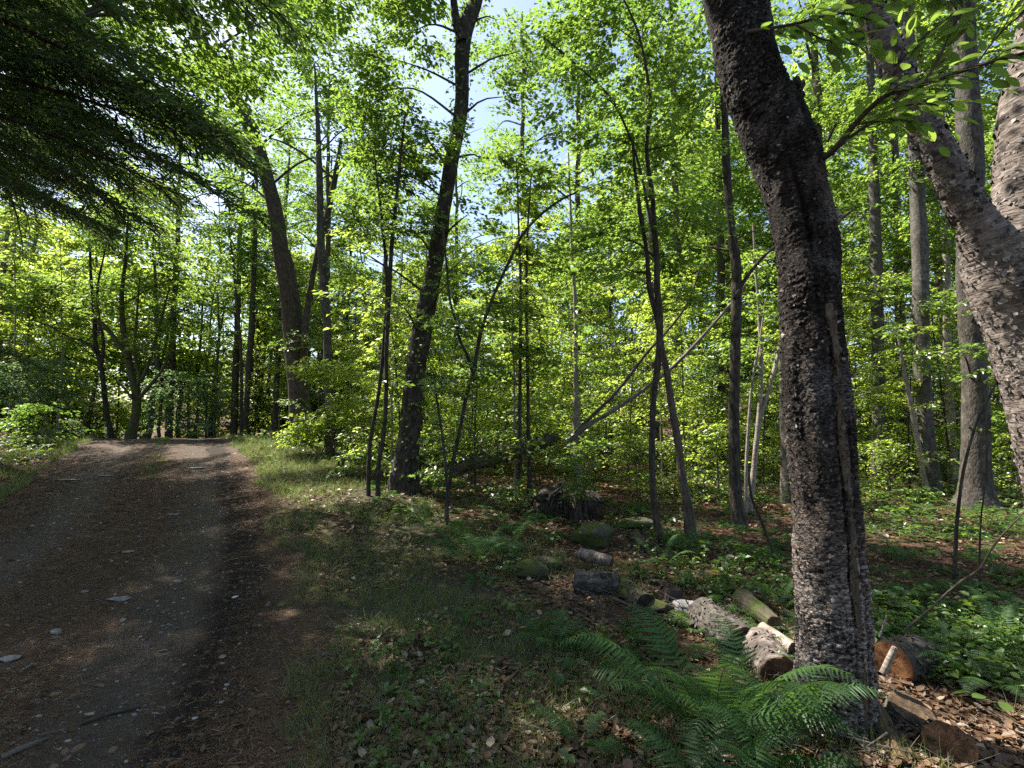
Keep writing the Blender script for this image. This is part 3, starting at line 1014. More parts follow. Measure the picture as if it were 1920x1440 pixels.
def hero_tree():
    rng = np.random.default_rng(31)
    Y = 2.9
    pts = [(1572, 1345, 165), (1570, 1290, 150), (1568, 1200, 144), (1562, 1100, 143), (1556, 1000, 138), (1549, 900, 135), (1542, 800, 131), (1537, 720, 129), (1531, 600, 127),
           (1522, 480, 122), (1508, 400, 126), (1483, 300, 138), (1457, 235, 139), (1418, 150, 129), (1400, 75, 124), (1384, 0, 123), (1352, -120, 116), (1300, -330, 108), (1250, -560, 100), (1235, -800, 88)]
    path = root_to_ground(px_path([(u - 8, v, w * .95) for u, v, w in pts], Y))
    b0 = np.array(path[1][:3]); b0[2] = hz(b0[0], b0[1])
    root = thing('birch_tree', b0, 'big dark flaky-barked tree at the roadside, leaning left in its upper half', 'tree')

    def ridge(th, L):
        th = (th + math.pi) % (2 * math.pi) - math.pi
        w = .10 * np.sin(L * 1.7)
        a = sstep(.0, .5, L) * (1 - .8 * sstep(1.9, 2.6, L))
        return a * .5 * (-.024 * np.exp(-((th - .02 - w) / .085) ** 2) + .020 * np.exp(-((th - .22 - w) / .10) ** 2) - .020 * np.exp(-((th - .46 - w) / .08) ** 2)
                    + .026 * np.exp(-((th - .72 - w) / .14) ** 2)) - .03 * np.exp(-((th + .35 + .25 * (L - 2.6)) / .10) ** 2) * np.exp(-((L - 2.75) / .42) ** 2) \
            + .018 * np.exp(-((th + .95) / .25) ** 2) * np.sin(L * 2.1 + 1) * a
    mb = MB()
    def disp(k):
        ver = 1 - np.abs(fbm(k * np.array([1, 1, .20]) * 15 + 3, 3)) * 2.2
        hor = 1 - np.abs(fbm(k * np.array([1, 1, 1.5]) * 20 + 8, 3)) * 2.4
        mask = sstep(-.25, .35, fbm(k * 3.2 + 5, 2))
        m2 = sstep(-.1, .4, fbm(k * np.array([1, 1, .6]) * 2.6 + 31, 2))
        return .030 * fbm(k * np.array([1, 1, .5]) * 5.5, 3) - .006 * sstep(.84, .99, ver) * m2 - .007 * sstep(.78, .98, hor) * mask \
            + .011 * fbm(k * np.array([1, 1, 2.0]) * 48, 4, .65) * (.4 + mask) + .006 * fbm(k * np.array([1, 1, .5]) * 16, 2)
    ring, T, c = tube(mb, path, 190, .0085, 0, 20, .30, 0, 5, 2.0, False, ridge, .006, disp)
    bark_scales(mb, ring, c, 15000, rng, .017, 1, .45, horiz=.75, mask=2.2)
    # burls and stubs on the right and left edges
    for (u, v, w, dy) in ((1492, 172, 34, -.03), (1556, 405, 30, -.02), (1480, 632, 22, .0)):
        q = P(u, v, Y + dy); r = W(w, v, Y) / 2
        vv, ff = ico(3)
        vv = vv * r * (1 + .9 * fbm(vv * 2.2 + u, 4)[:, None]) * np.array([1, 1, 1.5])
        mb.add(vv + q, ff, 0, True, vv + q)
    # seam of bare inner bark in the furrow on the right
    me = mb.mesh('trunk', [HERO_BARK, FLAKE]); me.transform(Matrix.Translation(-Vector(b0)))
    link('trunk', me, root)
    mb = MB()
    ang = .20; ln = np.arange(len(c)) * .0085
    sel = np.where((ln > .10) & (ln < 2.35))[0][::8]
    js = [int(((ang + .10 * math.sin(ln[q] * 1.7) + .03 * math.sin(ln[q] * 7)) / (2 * math.pi)) * ring.shape[1]) % ring.shape[1] for q in sel]
    sp = [[*(ring[q, jj] * .93 + c[q, :3] * .07), .015 + .005 * math.sin(ln[q] * 9)] for q, jj in zip(sel, js)]
    ring2, T2, c2 = tube(mb, sp, 16, .012, .010, 30, wob=.008)
    bark_scales(mb, ring2, c2, 700, rng, .02, 0, .4, horiz=.5)
    me = mb.mesh('bare_seam', [BARK_SEAM]); me.transform(Matrix.Translation(-Vector(b0)))
    o = link('bare_seam', me, root); o['label'] = 'pale strip of bare inner bark'
    # limbs carrying big backlit leaves out to the right
    mb = MB(); cb = MB()
    limbs = [
        [(1500, 305, 2.86, 17), (1548, 292, 2.75, 12), (1600, 235, 2.6, 10), (1660, 180, 2.45, 9), (1735, 158, 2.3, 8), (1830, 125, 2.15, 8), (1960, 90, 2.0, 6)],
        [(1548, 292, 2.75, 9), (1625, 235, 2.7, 6), (1690, 200, 2.65, 5), (1790, 195, 2.6, 4)],
        [(1735, 158, 2.3, 6), (1772, 90, 2.3, 5), (1800, 20, 2.3, 4), (1815, -50, 2.3, 3)],
        [(1600, 235, 2.6, 5), (1680, 225, 2.5, 4), (1730, 235, 2.45, 3)],
        [(1660, 180, 2.45, 4), (1690, 110, 2.35, 3), (1740, 60, 2.3, 3)],
        [(1830, 125, 2.15, 4), (1880, 60, 2.1, 3), (1935, 10, 2.05, 2)],
        [(1400, 60, 2.75, 8), (1490, 45, 2.6, 5), (1580, 25, 2.5, 4), (1650, 45, 2.5, 3)],
        [(1490, 45, 2.6, 4), (1545, 75, 2.55, 3), (1610, 85, 2.5, 2)],
        [(1580, 25, 2.5, 4), (1640, -20, 2.5, 3), (1720, -30, 2.4, 3), (1800, 0, 2.3, 2)],
    ]
    Ps, Ds, Ns = [], [], []
    for k, lb in enumerate(limbs):
        pp = [[*P(u, v, y), W(w, v, y) / 2] for u, v, y, w in lb]
        _, _, cc = tube(mb, pp, 8, .04, .001, 30, wob=.01, seed=k)
        start = 6 if k == 0 else 2
        for i in range(start, len(cc) - 1):
            for rep in range(4 if k in (0, 1) else 5):
                p = cc[i, :3]; d = nrm(cc[i + 1, :3] - p)
                sd = np.cross(d, [0, 0, 1.0]); sg = rng.choice([-1, 1])
                tl = rng.uniform(0, .16) if rng.random() < .75 else rng.uniform(.1, .30)
                dirv = nrm(d * .7 + sd * sg * rng.uniform(.4, 1.0) + np.array([0, 0, rng.normal(-.1, .25)]))
                q = p + dirv * tl
                if tl > .05: sticks(mb, p[None], q[None], .0016, .0010, 0)
                Ps.append(q); Ds.append(dirv * .8 + d * .4 + rng.normal(0, .2, 3) + np.array([0, 0, -.18])); Ns.append(np.array([rng.normal(0, .35), rng.normal(0, .35), 1.0]))
    me = mb.mesh('limb', [TWIG]); me.transform(Matrix.Translation(-Vector(b0)))
    link('limb', me, root)
    template(cb, BIGLEAF[0], BIGLEAF[1], np.array(Ps), np.array(Ds), np.array(Ns), rng.uniform(.05, .10, len(Ps)), 0, True, wid=.80)
    # the crown above the frame
    crown_blobs(cb, [(P(1230, -780, 3.1), (1.6, 1.5, 1.1), .7), (P(1500, -700, 2.6), (1.4, 1.4, .9), .7), (P(1150, -1300, 3.4), (2.0, 2.0, 1.4), .8)], .085, 1.4, rng, None, .5, .4)
    me = cb.mesh('crown', [LEAF, TWIG]); me.transform(Matrix.Translation(-Vector(b0)))
    link('crown', me, root)


hero_tree()


def fork_tree():
    rng = np.random.default_rng(32)
    Y = 3.25
    trunk = [(2085, 1260, 195), (2076, 1180, 185), (2050, 1040, 178), (2016, 900, 172), (1990, 800, 168), (1962, 700, 164), (1935, 600, 162), (1900, 500, 165), (1885, 450, 150)]
    left = [(1888, 520, 120), (1862, 470, 100), (1838, 430, 84), (1812, 385, 72), (1787, 330, 66), (1752, 258, 60), (1722, 195, 54), (1692, 120, 56), (1664, 50, 58), (1644, 0, 60), (1610, -90, 54), (1560, -260, 48), (1540, -500, 40)]
    right = [(1905, 560, 150), (1912, 470, 146), (1922, 380, 146), (1930, 300, 148), (1940, 200, 146), (1957, 110, 140), (1978, 20, 134), (2010, -120, 125), (2060, -400, 110), (2090, -700, 90)]
    b0 = np.array(P(2085, 1260, Y)); b0[2] = hz(b0[0], b0[1])
    root = thing('birch_tree', b0, 'thick pinkish peeling-barked birch with a low fork, half out of frame', 'tree')
    mb = MB()
    for k, (pp, dy, n) in enumerate(((root_to_ground(px_path([(u, v, w * .98) for u, v, w in trunk], Y)), 0, 7000), (px_path([(u - 22 * max(0, (400 - v)) / 400, v, w * .93) for u, v, w in left], Y - .03), 0, 4500), (px_path([(u + 10, v, w * .90) for u, v, w in right], Y + .02), 0, 6500))):
        ring, T, c = tube(mb, pp, 120, .014, .013, 22, .12 if k == 0 else 0, 0, 5, 3.0 + k, wob=.008)
        bark_scales(mb, ring, c, n, rng, .030, 1, .38, horiz=.85, mask=3.0)
    me = mb.mesh('trunk', [BARK_BIRCH, BARK_PEEL]); me.transform(Matrix.Translation(-Vector(b0)))
    link('trunk', me, root)
    cb = MB()
    crown_blobs(cb, [(P(1560, -520, 3.3), (1.2, 1.4, .8), .6), (P(2090, -900, 3.3), (1.8, 1.8, 1.2), .8), (P(1750, -1200, 3.6), (2, 2, 1.3), .7)], .085, 1.4, rng, None, .5, .4)
    me = cb.mesh('crown', [LEAF, TWIG]); me.transform(Matrix.Translation(-Vector(b0)))
    link('crown', me, root)


def peel_mat():
    t = NT('peeling_birch_scale')
    return t.finish(t.ramp(t.island(), [(0, (.018, .015, .013)), (.4, (.085, .073, .065)), (.85, (.20, .178, .162)), (1, (.34, .31, .285))]), .8, None, spec=.3)


BARK_PEEL = peel_mat()
fork_tree()
# ================================================================== NAMED TREES
def B(Y, *rows, dens=1.0):
    return [blob_px(u, v, ru, rv, Y + (r[0] if r else 0), dens) for u, v, ru, rv, *r in rows]


# leaning centre tree, vine-leaved
def centre_tree():
    Y = 9.0
    main = root_to_ground(px_path([(757, 896, 62), (762, 860, 52), (767, 820, 48), (777, 720, 45), (788, 640, 44), (803, 560, 38), (822, 460, 35), (830, 400, 32),
                                   (847, 300, 29), (865, 200, 30), (866, 100, 33), (870, 62, 36), (893, 0, 27), (905, -80, 23), (930, -260, 17), (960, -420, 9)], Y))
    stub = px_path([(866, 80, 22), (856, 45, 19), (850, 0, 15), (835, -90, 12), (800, -240, 7)], Y - .1)
    root = make_tree('maple_tree', 'dark leaning tree with leaves sprouting up its stem and a fork at its top', 'tree', [main, stub], BARK_DARK,
                     B(Y, (770, 60, 120, 70, .6), (700, 170, 75, 90, .3), (935, 40, 60, 55, .2), (800, 250, 90, 70, -.6), (700, 330, 80, 70, .4), (900, 300, 70, 60, .8),
                       (760, 420, 70, 50, -.8), (880, 400, 80, 50, -.5), (980, 95, 45, 22), (820, -160, 160, 90), (980, -260, 160, 90), (735, 110, 60, 50), (960, 180, 50, 40), (680, 480, 70, 45, -.6),
                       (850, 520, 80, 40, -1), (740, 560, 60, 30, -1), dens=.62),
                     .092, 1.9, LEAF, None, 40, .05, .012, 14, .55, .45, .025, seed=41)
    rng = np.random.default_rng(3)
    mb = MB()
    c, ts = hermite(main, .05)
    k = rng.integers(8, int(len(c) * .74), 900)
    k = k[rng.random(len(k)) < .35 + .65 * (n2(c[k, 2], k * 0.0, .9, 3, 2) > -.1)]
    th = rng.uniform(-2.4, 2.4, len(k))
    nv = np.stack([np.sin(th), -np.cos(th), np.zeros(len(k))], 1)
    p = c[k, :3] + nv * (c[k, 3] + .02 + .14 * rng.random(len(k)) ** 2)[:, None]
    D = nv * .5 + np.stack([rng.normal(0, .5, len(k)), rng.normal(0, .3, len(k)), rng.normal(-.45, .3, len(k))], 1)
    template(mb, LEAF6[0], LEAF6[1], p, D, nv + np.array([0, 0, .6]) + rng.normal(0, .35, (len(k), 3)), rng.uniform(.05, .10, len(k)), 0)
    me = mb.mesh('stem_leaves', [LEAF]); me.transform(Matrix.Translation(-Vector(main[1][:3])))
    b = root.location; me.transform(Matrix.Translation(Vector(main[1][:3]) - b))
    link('stem_leaves', me, root)


centre_tree()

# double trunk beside the lane
make_tree('oak_tree', 'thick dark double-stemmed trunk at the lane edge just before the crest', 'tree',
          [root_to_ground(px_path([(562, 835, 44), (560, 780, 38), (548, 640, 33), (534, 520, 32), (528, 480, 33), (517, 400, 32), (500, 330, 27), (482, 270, 27), (450, 200, 30), (420, 150, 28), (372, 62, 24), (330, -60, 20), (290, -250, 14)], 14)),
           root_to_ground(px_path([(574, 835, 26), (568, 720, 26), (558, 600, 24), (547, 520, 20), (538, 470, 14)], 14.15)),
           px_path([(568, 700, 15), (572, 620, 14), (592, 490, 12), (612, 410, 13), (628, 335, 11), (640, 260, 7)], 13.9)],
          BARK_BROWN, B(14, (430, 120, 70, 60), (500, 130, 85, 60, .6), (590, 100, 90, 70, .5), (560, 30, 120, 60), (430, 240, 60, 45, -.5), (540, 260, 55, 55, .4), (330, 100, 90, 70),
                        (610, 200, 70, 60, -.4), (640, 290, 60, 45), (380, 330, 55, 30, .4), (480, 390, 45, 35, .8), (420, -100, 130, 50), (560, 640, 50, 16, -.6), (560, 745, 40, 14, -.6), dens=.5),
          .105, 1.8, LEAF, None, 40, .07, .016, 11, .45, .6, .04, seed=42)

make_tree('ash_tree', 'slim pale grey trunk standing just right of the thick double trunk', 'tree',
          [root_to_ground(px_path([(619, 840, 22), (619, 780, 20), (615, 700, 18), (613, 600, 17), (606, 520, 19), (603, 480, 17), (600, 400, 15), (599, 330, 14), (597, 270, 11), (594, 190, 7), (590, 120, 3)], 12.6))],
          BARK_GREY, B(12.6, (640, 400, 55, 45), (660, 250, 50, 60), (590, 320, 40, 40, .6), (640, 130, 60, 60, .5), (700, 60, 80, 70), (745, 220, 70, 70), (690, 300, 60, 50), (690, 420, 50, 40, .6), (640, 520, 45, 28), dens=.5), .10, 1.8, LEAF, None, 16, .08, .006, 15, .3, .5, .02, seed=43)

# thin pair
make_tree('young_maple', 'pair of thin crossing stems growing from one base beside the leaning vine-leaved tree', 'sapling',
          [root_to_ground(px_path([(692, 865, 9), (695, 830, 8), (710, 740, 8), (720, 640, 8), (726, 560, 8), (722, 480, 7), (712, 380, 5), (700, 280, 3)], 8.4)),
           root_to_ground(px_path([(710, 868, 10), (715, 840, 9), (724, 740, 9), (725, 640, 9), (730, 540, 9), (734, 470, 9), (740, 400, 8), (748, 320, 6), (760, 210, 4)], 8.3))],
          BARK_DARK, B(8.4, (700, 400, 65, 45), (760, 330, 60, 50, .4), (690, 500, 60, 30, -.4), (745, 600, 55, 22), (665, 590, 45, 22), (740, 230, 60, 50, .4), (660, 700, 45, 20, .3), (730, 720, 40, 16), dens=.6), .085, 1.7, LEAF_DK, None, 10, .08, .003, 25, .2, .42, .01, seed=44)

make_tree('young_beech', 'thin dark sapling forking low and leaning right, before the fallen log', 'sapling',
          [root_to_ground(px_path([(u, v, q * .8) for u, v, q in [(838, 938, 12), (842, 910, 11), (850, 860, 11), (863, 800, 10), (875, 740, 10), (887, 700, 10), (897, 640, 9), (908, 600, 9), (923, 560, 9), (941, 520, 8), (960, 480, 8), (980, 440, 8), (1017, 400, 7), (1060, 370, 6), (1110, 350, 4)]], 7.2)),
           px_path([(887, 700, 8), (876, 668, 7), (863, 640, 6), (853, 600, 6), (843, 560, 5), (838, 500, 5), (830, 420, 3)], 7.2),
           root_to_ground(px_path([(838, 930, 6), (834, 860, 6), (826, 790, 6), (818, 740, 5), (812, 700, 4)], 7.0))],
          BARK_DARK, B(7.2, (1010, 440, 75, 35), (1090, 350, 80, 40, .3), (930, 500, 60, 28), (850, 600, 60, 24, -.3), (960, 590, 60, 22), (830, 720, 50, 20, -.3), (900, 690, 50, 18), (990, 330, 80, 40, .5), (830, 830, 40, 18), dens=.6), .08, 1.7, LEAF_DK, None, 10, .08, .003, 25, .25, .4, .01, seed=45)

for k, (u0, pts, lab) in enumerate((
        (975, [(975, 890, 9), (975, 800, 8), (975, 700, 7), (976, 610, 7), (976, 520, 6), (972, 400, 4), (968, 300, 3)], 'straight thin stem, the left of two twin saplings behind the fallen log'),
        (990, [(992, 892, 10), (990, 800, 8), (990, 700, 7), (989, 640, 7), (987, 560, 6), (990, 430, 5), (996, 330, 3)], 'straight thin stem, the right of two twin saplings behind the fallen log'))):
    make_tree('young_maple', lab, 'sapling', [root_to_ground(px_path(pts, 9.6 + .1 * k))], BARK_DARK,
              B(9.6, (u0 - 10, 330, 70, 45), (u0 + 30, 480, 55, 35, .4), (u0 - 30, 560, 50, 28), (u0 + 20, 660, 45, 22), dens=.6), .085, 1.7, LEAF, None, 9, .1, .003, 25, .2, .42, .01, seed=46 + k)

make_tree('young_maple', 'brownish stem thicker at its foot where the leaning dead limbs begin', 'sapling',
          [root_to_ground(px_path([(1084, 880, 22), (1083, 820, 19), (1081, 760, 15), (1080, 700, 10), (1079, 600, 9), (1077, 540, 8), (1073, 480, 7), (1070, 400, 5), (1066, 280, 3)], 11.5))],
          BARK_PALE, B(11.5, (1070, 300, 70, 55), (1110, 420, 60, 40, .3), (1040, 480, 55, 35, .4), (1090, 590, 50, 28), (1050, 670, 40, 20), dens=.7), .095, 1.8, LEAF, None, 12, .09, .004, 18, .2, .45, .012, seed=48)

# stems in the middle right
make_tree('young_beech', 'slender dark curving stem rising over the leaf litter, right of the brush heap', 'sapling',
          [root_to_ground(px_path([(1238, 1012, 19), (1233, 985, 16), (1225, 930, 14), (1222, 860, 13), (1223, 790, 13), (1226, 740, 13), (1232, 700, 14), (1237, 640, 14), (1237, 590, 14), (1233, 540, 13), (1232, 480, 12), (1228, 440, 11), (1222, 360, 10),
                                   (1213, 280, 8), (1220, 200, 8), (1213, 130, 6), (1195, 60, 5), (1170, 0, 4)], 6.4)),
           px_path([(1236, 610, 10), (1226, 575, 11), (1217, 540, 11), (1213, 480, 9), (1200, 400, 8), (1192, 330, 7), (1186, 250, 5)], 6.42),
           px_path([(1232, 470, 6), (1180, 255, 5), (1150, 190, 5), (1080, 120, 4), (1020, 70, 3)], 6.3)],
          BARK_DARK, B(6.4, (1150, 60, 130, 70, .4), (1240, 130, 100, 70, .6), (1080, 180, 90, 60), (1180, 220, 80, 55, -.3), (1270, 270, 80, 55, .4), (1120, 310, 100, 50, .3), (1210, 370, 110, 45, -.4), (1300, 400, 70, 40, .3),
                        (1060, 260, 70, 45, .6), (1140, 440, 90, 35), (1260, 480, 70, 30, .3), (1060, 30, 60, 40), (1200, -120, 220, 110), dens=.58), .082, 1.8, LEAF, None, 20, .05, .005, 20, .3, .42, .016, seed=49)

make_tree('young_oak', 'brown stem with a flared foot leaning left until it crosses the curving dark one', 'sapling',
          [root_to_ground(px_path([(1294, 985, 26), (1291, 960, 22), (1286, 930, 19), (1280, 900, 18), (1273, 840, 16), (1260, 760, 15), (1252, 700, 14), (1242, 650, 12), (1232, 600, 10), (1222, 550, 8), (1214, 480, 6), (1205, 400, 4)], 6.75))],
          BARK_BROWN, B(6.75, (1210, 440, 60, 35), (1170, 500, 60, 30, .3), (1280, 560, 50, 24), dens=.55), .082, 1.7, LEAF, None, 18, .05, .004, 20, .35, .4, .012, seed=50)

make_tree('black_cherry', 'straight black trunk with pale roots at its foot, between two brown and pale stems', 'tree',
          [root_to_ground(px_path([(1386, 985, 32), (1381, 940, 26), (1378, 900, 24), (1377, 800, 22), (1377, 720, 22), (1380, 600, 21), (1380, 480, 20), (1373, 440, 18), (1367, 380, 17), (1362, 300, 16), (1358, 180, 14), (1350, 40, 11), (1340, -140, 7)], 7.3)),
           px_path([(1378, 560, 9), (1400, 520, 8), (1432, 480, 7), (1455, 460, 6)], 7.25)],
          BARK_DARK, B(7.3, (1330, 60, 80, 60), (1300, 180, 70, 60, .5), (1380, 200, 60, 60, .5), (1320, 320, 60, 45), (1410, 330, 45, 45, .4), (1330, 460, 60, 35, .4), (1430, 430, 45, 35), (1350, -120, 160, 90), (1420, 560, 50, 28, .6), dens=.6), .085, 1.8, LEAF, None, 22, .05, .006, 18, .5, .42, .016, seed=51)

make_tree('young_birch', 'cluster of thin pale leaning stems beside the straight black trunk', 'sapling',
          [root_to_ground(px_path([(1406, 950, 14), (1412, 890, 12), (1418, 830, 11), (1423, 780, 10), (1427, 700, 9), (1425, 620, 8), (1418, 520, 5), (1412, 420, 3)], 8.4)),
           px_path([(1420, 800, 9), (1432, 760, 9), (1450, 700, 9), (1463, 650, 8), (1475, 580, 6)], 8.4),
           root_to_ground(px_path([(1399, 950, 8), (1399, 880, 7), (1404, 780, 6), (1413, 700, 5), (1424, 640, 4), (1436, 560, 3)], 8.3))],
          BARK_PALE, B(8.4, (1420, 500, 45, 35), (1450, 580, 40, 28), (1400, 650, 45, 22), (1440, 720, 40, 18), dens=.6), .085, 1.7, LEAF, None, 10, .08, .003, 20, .2, .42, .01, seed=52)

make_tree('grey_birch', 'pale mottled trunk half hidden behind the big dark flaky trunk', 'tree',
          [root_to_ground(px_path([(1478, 905, 34), (1477, 860, 28), (1474, 780, 26), (1472, 700, 24), (1472, 600, 22), (1470, 480, 20), (1462, 380, 18), (1450, 240, 14), (1440, 60, 10), (1430, -140, 7)], 9.4))],
          BARK_GREY, B(9.4, (1410, 120, 60, 60), (1440, -40, 120, 80), dens=.6), .09, 1.7, LEAF, None, 16, .08, .006, 18, .3, .45, .016, seed=53)

make_tree('beech_tree', 'mid-grey smooth trunk, first one to the right of the big dark flaky trunk', 'tree',
          [root_to_ground(px_path([(1647, 884, 29), (1648, 850, 25), (1648, 780, 24), (1647, 700, 23), (1645, 600, 23), (1643, 480, 22), (1640, 380, 20), (1636, 250, 17), (1630, 80, 13), (1622, -100, 8)], 12.2))],
          BARK_GREY, B(12.2, (1600, 330, 70, 50), (1660, 420, 60, 40, .5), (1620, 200, 80, 60, .5), (1590, 460, 50, 35), (1670, 540, 55, 30, -.6), (1610, 600, 50, 26), (1680, 660, 45, 20, -.5), (1630, -50, 180, 110), dens=.7), .10, 1.8, LEAF, None, 18, .08, .004, 14, .3, .5, .02, seed=54)
make_tree('beech_tree', 'tall smooth grey trunk with dark ring marks, a pale stem against its foot', 'tree',
          [root_to_ground(px_path([(1746, 922, 42), (1745, 900, 36), (1738, 840, 31), (1732, 760, 31), (1728, 700, 30), (1727, 600, 30), (1725, 480, 30), (1722, 400, 29), (1717, 300, 28), (1712, 200, 26), (1702, 40, 22), (1690, -160, 16)], 10.8))],
          BARK_GREY, B(10.8, (1690, 330, 70, 40), (1760, 420, 60, 40, .4), (1660, 200, 80, 60, .5), (1760, 560, 60, 25, -.6), (1680, 620, 60, 22, -.5), (1770, 700, 50, 18, -.6), (1700, -120, 220, 120), dens=.7), .095, 1.8, LEAF, None, 22, .07, .005, 14, .35, .5, .022, seed=55)
make_tree('young_birch', 'thin pale stem leaning left against the tall ring-marked grey trunk', 'sapling',
          [root_to_ground(px_path([(1738, 918, 12), (1730, 890, 11), (1722, 840, 11), (1712, 780, 10), (1700, 720, 9), (1692, 680, 8), (1684, 630, 5)], 10.3))],
          BARK_PALE, B(10.3, (1680, 640, 40, 18), dens=.6), .085, 1.6, LEAF, None, 10, .08, .003, 20, .2, .4, .01, seed=56)
make_tree('young_birch', 'slim pinkish stem between the tall grey trunk and the thick rough one', 'tree',
          [root_to_ground(px_path([(1788, 895, 19), (1784, 820, 17), (1779, 720, 15), (1775, 600, 14), (1775, 480, 14), (1772, 380, 12), (1768, 260, 9), (1762, 100, 6)], 12.6))],
          BARK_PALE, B(12.6, (1780, 330, 60, 40), (1750, 200, 60, 50), (1800, 620, 45, 22, -.6), (1800, 130, 70, 50), dens=.7), .10, 1.8, LEAF, None, 14, .08, .004, 16, .25, .5, .014, seed=57)
make_tree('maple_tree', 'thick rough-barked trunk with spreading root flare, dappled by sun', 'tree',
          [root_to_ground(px_path([(1832, 952, 78), (1831, 925, 62), (1830, 880, 52), (1830, 840, 49), (1830, 780, 47), (1827, 700, 46), (1822, 600, 46), (1817, 530, 46), (1818, 420, 45), (1820, 300, 44), (1816, 220, 42), (1808, 60, 38), (1800, -120, 30)], 9.0))],
          BARK_LOG, B(9.0, (1860, 560, 60, 30, -.8), (1800, 660, 55, 20, -.7), (1870, 700, 60, 24, -.6), (1880, 790, 60, 20), (1840, 300, 50, 40, 1), (1810, -150, 240, 120), dens=.65), .09, 1.8, LEAF, None, 34, .05, .014, 16, .32, .45, .022, seed=58)

# trees past the crest on the left
make_tree('young_maple', 'thin dark tree forking halfway up, left one of the two beyond the lane crest', 'tree',
          [root_to_ground(px_path([(212, 840, 12), (208, 812, 11), (200, 775, 10), (195, 730, 9), (190, 690, 9), (184, 665, 8), (178, 640, 8), (178, 600, 7), (172, 540, 6), (168, 440, 4)], 17.5)),
           px_path([(190, 685, 7), (194, 655, 7), (193, 630, 6), (186, 600, 6), (182, 560, 5), (196, 470, 3)], 17.5),
           px_path([(180, 662, 6), (168, 646, 5), (150, 638, 5), (130, 632, 4), (112, 622, 4), (95, 612, 3), (60, 600, 2)], 17.4)],
          BARK_DARK, B(17.4, (120, 560, 80, 40), (200, 520, 70, 45, .5), (60, 620, 60, 30), (150, 640, 50, 20, .6), (90, 470, 80, 40, .6), (180, 430, 80, 45), (60, 540, 60, 40, -.5), dens=.8), .12, 1.9, LEAF, None, 12, .1, .005, 14, .2, .6, .02, .1, .32, seed=59)
make_tree('young_maple', 'dark many-limbed tree on the lane crest, right one of the two, its foot bent', 'tree',
          [root_to_ground(px_path([(243, 842, 24), (247, 812, 21), (252, 790, 18), (256, 760, 17), (255, 730, 17), (248, 705, 15), (242, 680, 14), (235, 650, 12), (230, 610, 11), (228, 560, 9), (236, 480, 6), (240, 400, 4)], 17.2)),
           px_path([(240, 672, 10), (226, 650, 9), (208, 625, 8), (190, 605, 7), (168, 590, 6), (140, 575, 5), (118, 560, 4), (80, 545, 3)], 17.1),
           px_path([(255, 730, 10), (262, 705, 8), (256, 680, 7), (252, 650, 6), (256, 600, 5), (262, 520, 3)], 17.2),
           px_path([(258, 720, 9), (272, 700, 8), (280, 675, 7), (287, 655, 6), (300, 610, 5), (318, 540, 3)], 17.1),
           px_path([(262, 745, 8), (282, 722, 7), (300, 700, 6), (322, 660, 4)], 17.0),
           px_path([(248, 748, 6), (235, 730, 5), (222, 716, 4), (212, 706, 3)], 17.0)],
          BARK_MOSS, B(17.2, (250, 560, 80, 45), (310, 520, 70, 50, .5), (330, 610, 55, 35), (180, 560, 60, 35, -.5), (280, 450, 90, 50, .5), (350, 440, 60, 50), (210, 400, 90, 45, .4), (280, 640, 60, 25, -.6), (120, 590, 50, 25), (390, 520, 50, 50, .6), dens=.8), .12, 1.9, LEAF, None, 16, .1, .007, 14, .3, .6, .025, .1, .32, seed=60)
make_tree('birch_tree', 'straight pale grey stem well beyond the crest, left of the thick double trunk', 'tree',
          [root_to_ground(px_path([(459, 830, 11), (460, 800, 10), (463, 740, 11), (467, 680, 12), (470, 640, 12), (474, 560, 11), (478, 470, 9), (480, 360, 7), (484, 220, 4)], 21))],
          BARK_GREY, B(21, (470, 480, 60, 50), (440, 400, 60, 50), (500, 560, 40, 30), (430, 560, 45, 30), (450, 300, 70, 50), dens=.7), .14, 1.8, LEAF, None, 12, .12, .006, 12, .2, .7, .02, seed=61)
make_tree('young_cherry', 'thin reddish stem beside the straight pale one beyond the crest', 'sapling',
          [root_to_ground(px_path([(452, 830, 7), (453, 760, 7), (453, 690, 7), (450, 630, 6), (443, 560, 6), (438, 500, 5), (428, 420, 3)], 20))],
          BARK_BROWN, B(20, (430, 450, 50, 40), (415, 640, 45, 28), (440, 690, 35, 20), dens=.7), .13, 1.7, LEAF, None, 9, .12, .003, 14, .2, .7, .016, seed=62)


# ---- dead limbs leaning through the middle
def dead_limb(name, pts, label, Y, mat=BARK_DEAD, seed=0, cat='dead branch', n=12):
    p = px_path([(u, v, q * .66) for u, v, q in pts], Y[0], Y[1] - Y[0])
    b0 = np.array(p[0][:3])
    mb = MB(); tube(mb, p, n, .05, .004, 22, wob=.02, seed=seed, caps=True)
    me = mb.mesh(name, [mat]); me.transform(Matrix.Translation(-Vector(b0)))
    return tag(link(name, me, None, b0), label, cat)


dead_limb('dead_limb', [(1060, 838, 15), (1095, 802, 15), (1140, 775, 14), (1180, 750, 14), (1222, 720, 13), (1262, 688, 12), (1310, 640, 11), (1345, 600, 10), (1382, 556, 9), (1420, 505, 7), (1455, 462, 5)],
          'long bare limb leaning up to the right through the saplings, lower of a pair', (9.6, 8.8), seed=3)
dead_limb('dead_limb', [(1080, 812, 12), (1110, 780, 12), (1150, 741, 11), (1185, 700, 11), (1215, 660, 10), (1250, 622, 9), (1285, 575, 8), (1302, 535, 6), (1312, 500, 4)],
          'shorter bare limb leaning up to the right, upper of a pair', (9.8, 9.2), BARK_BROWN, seed=5)


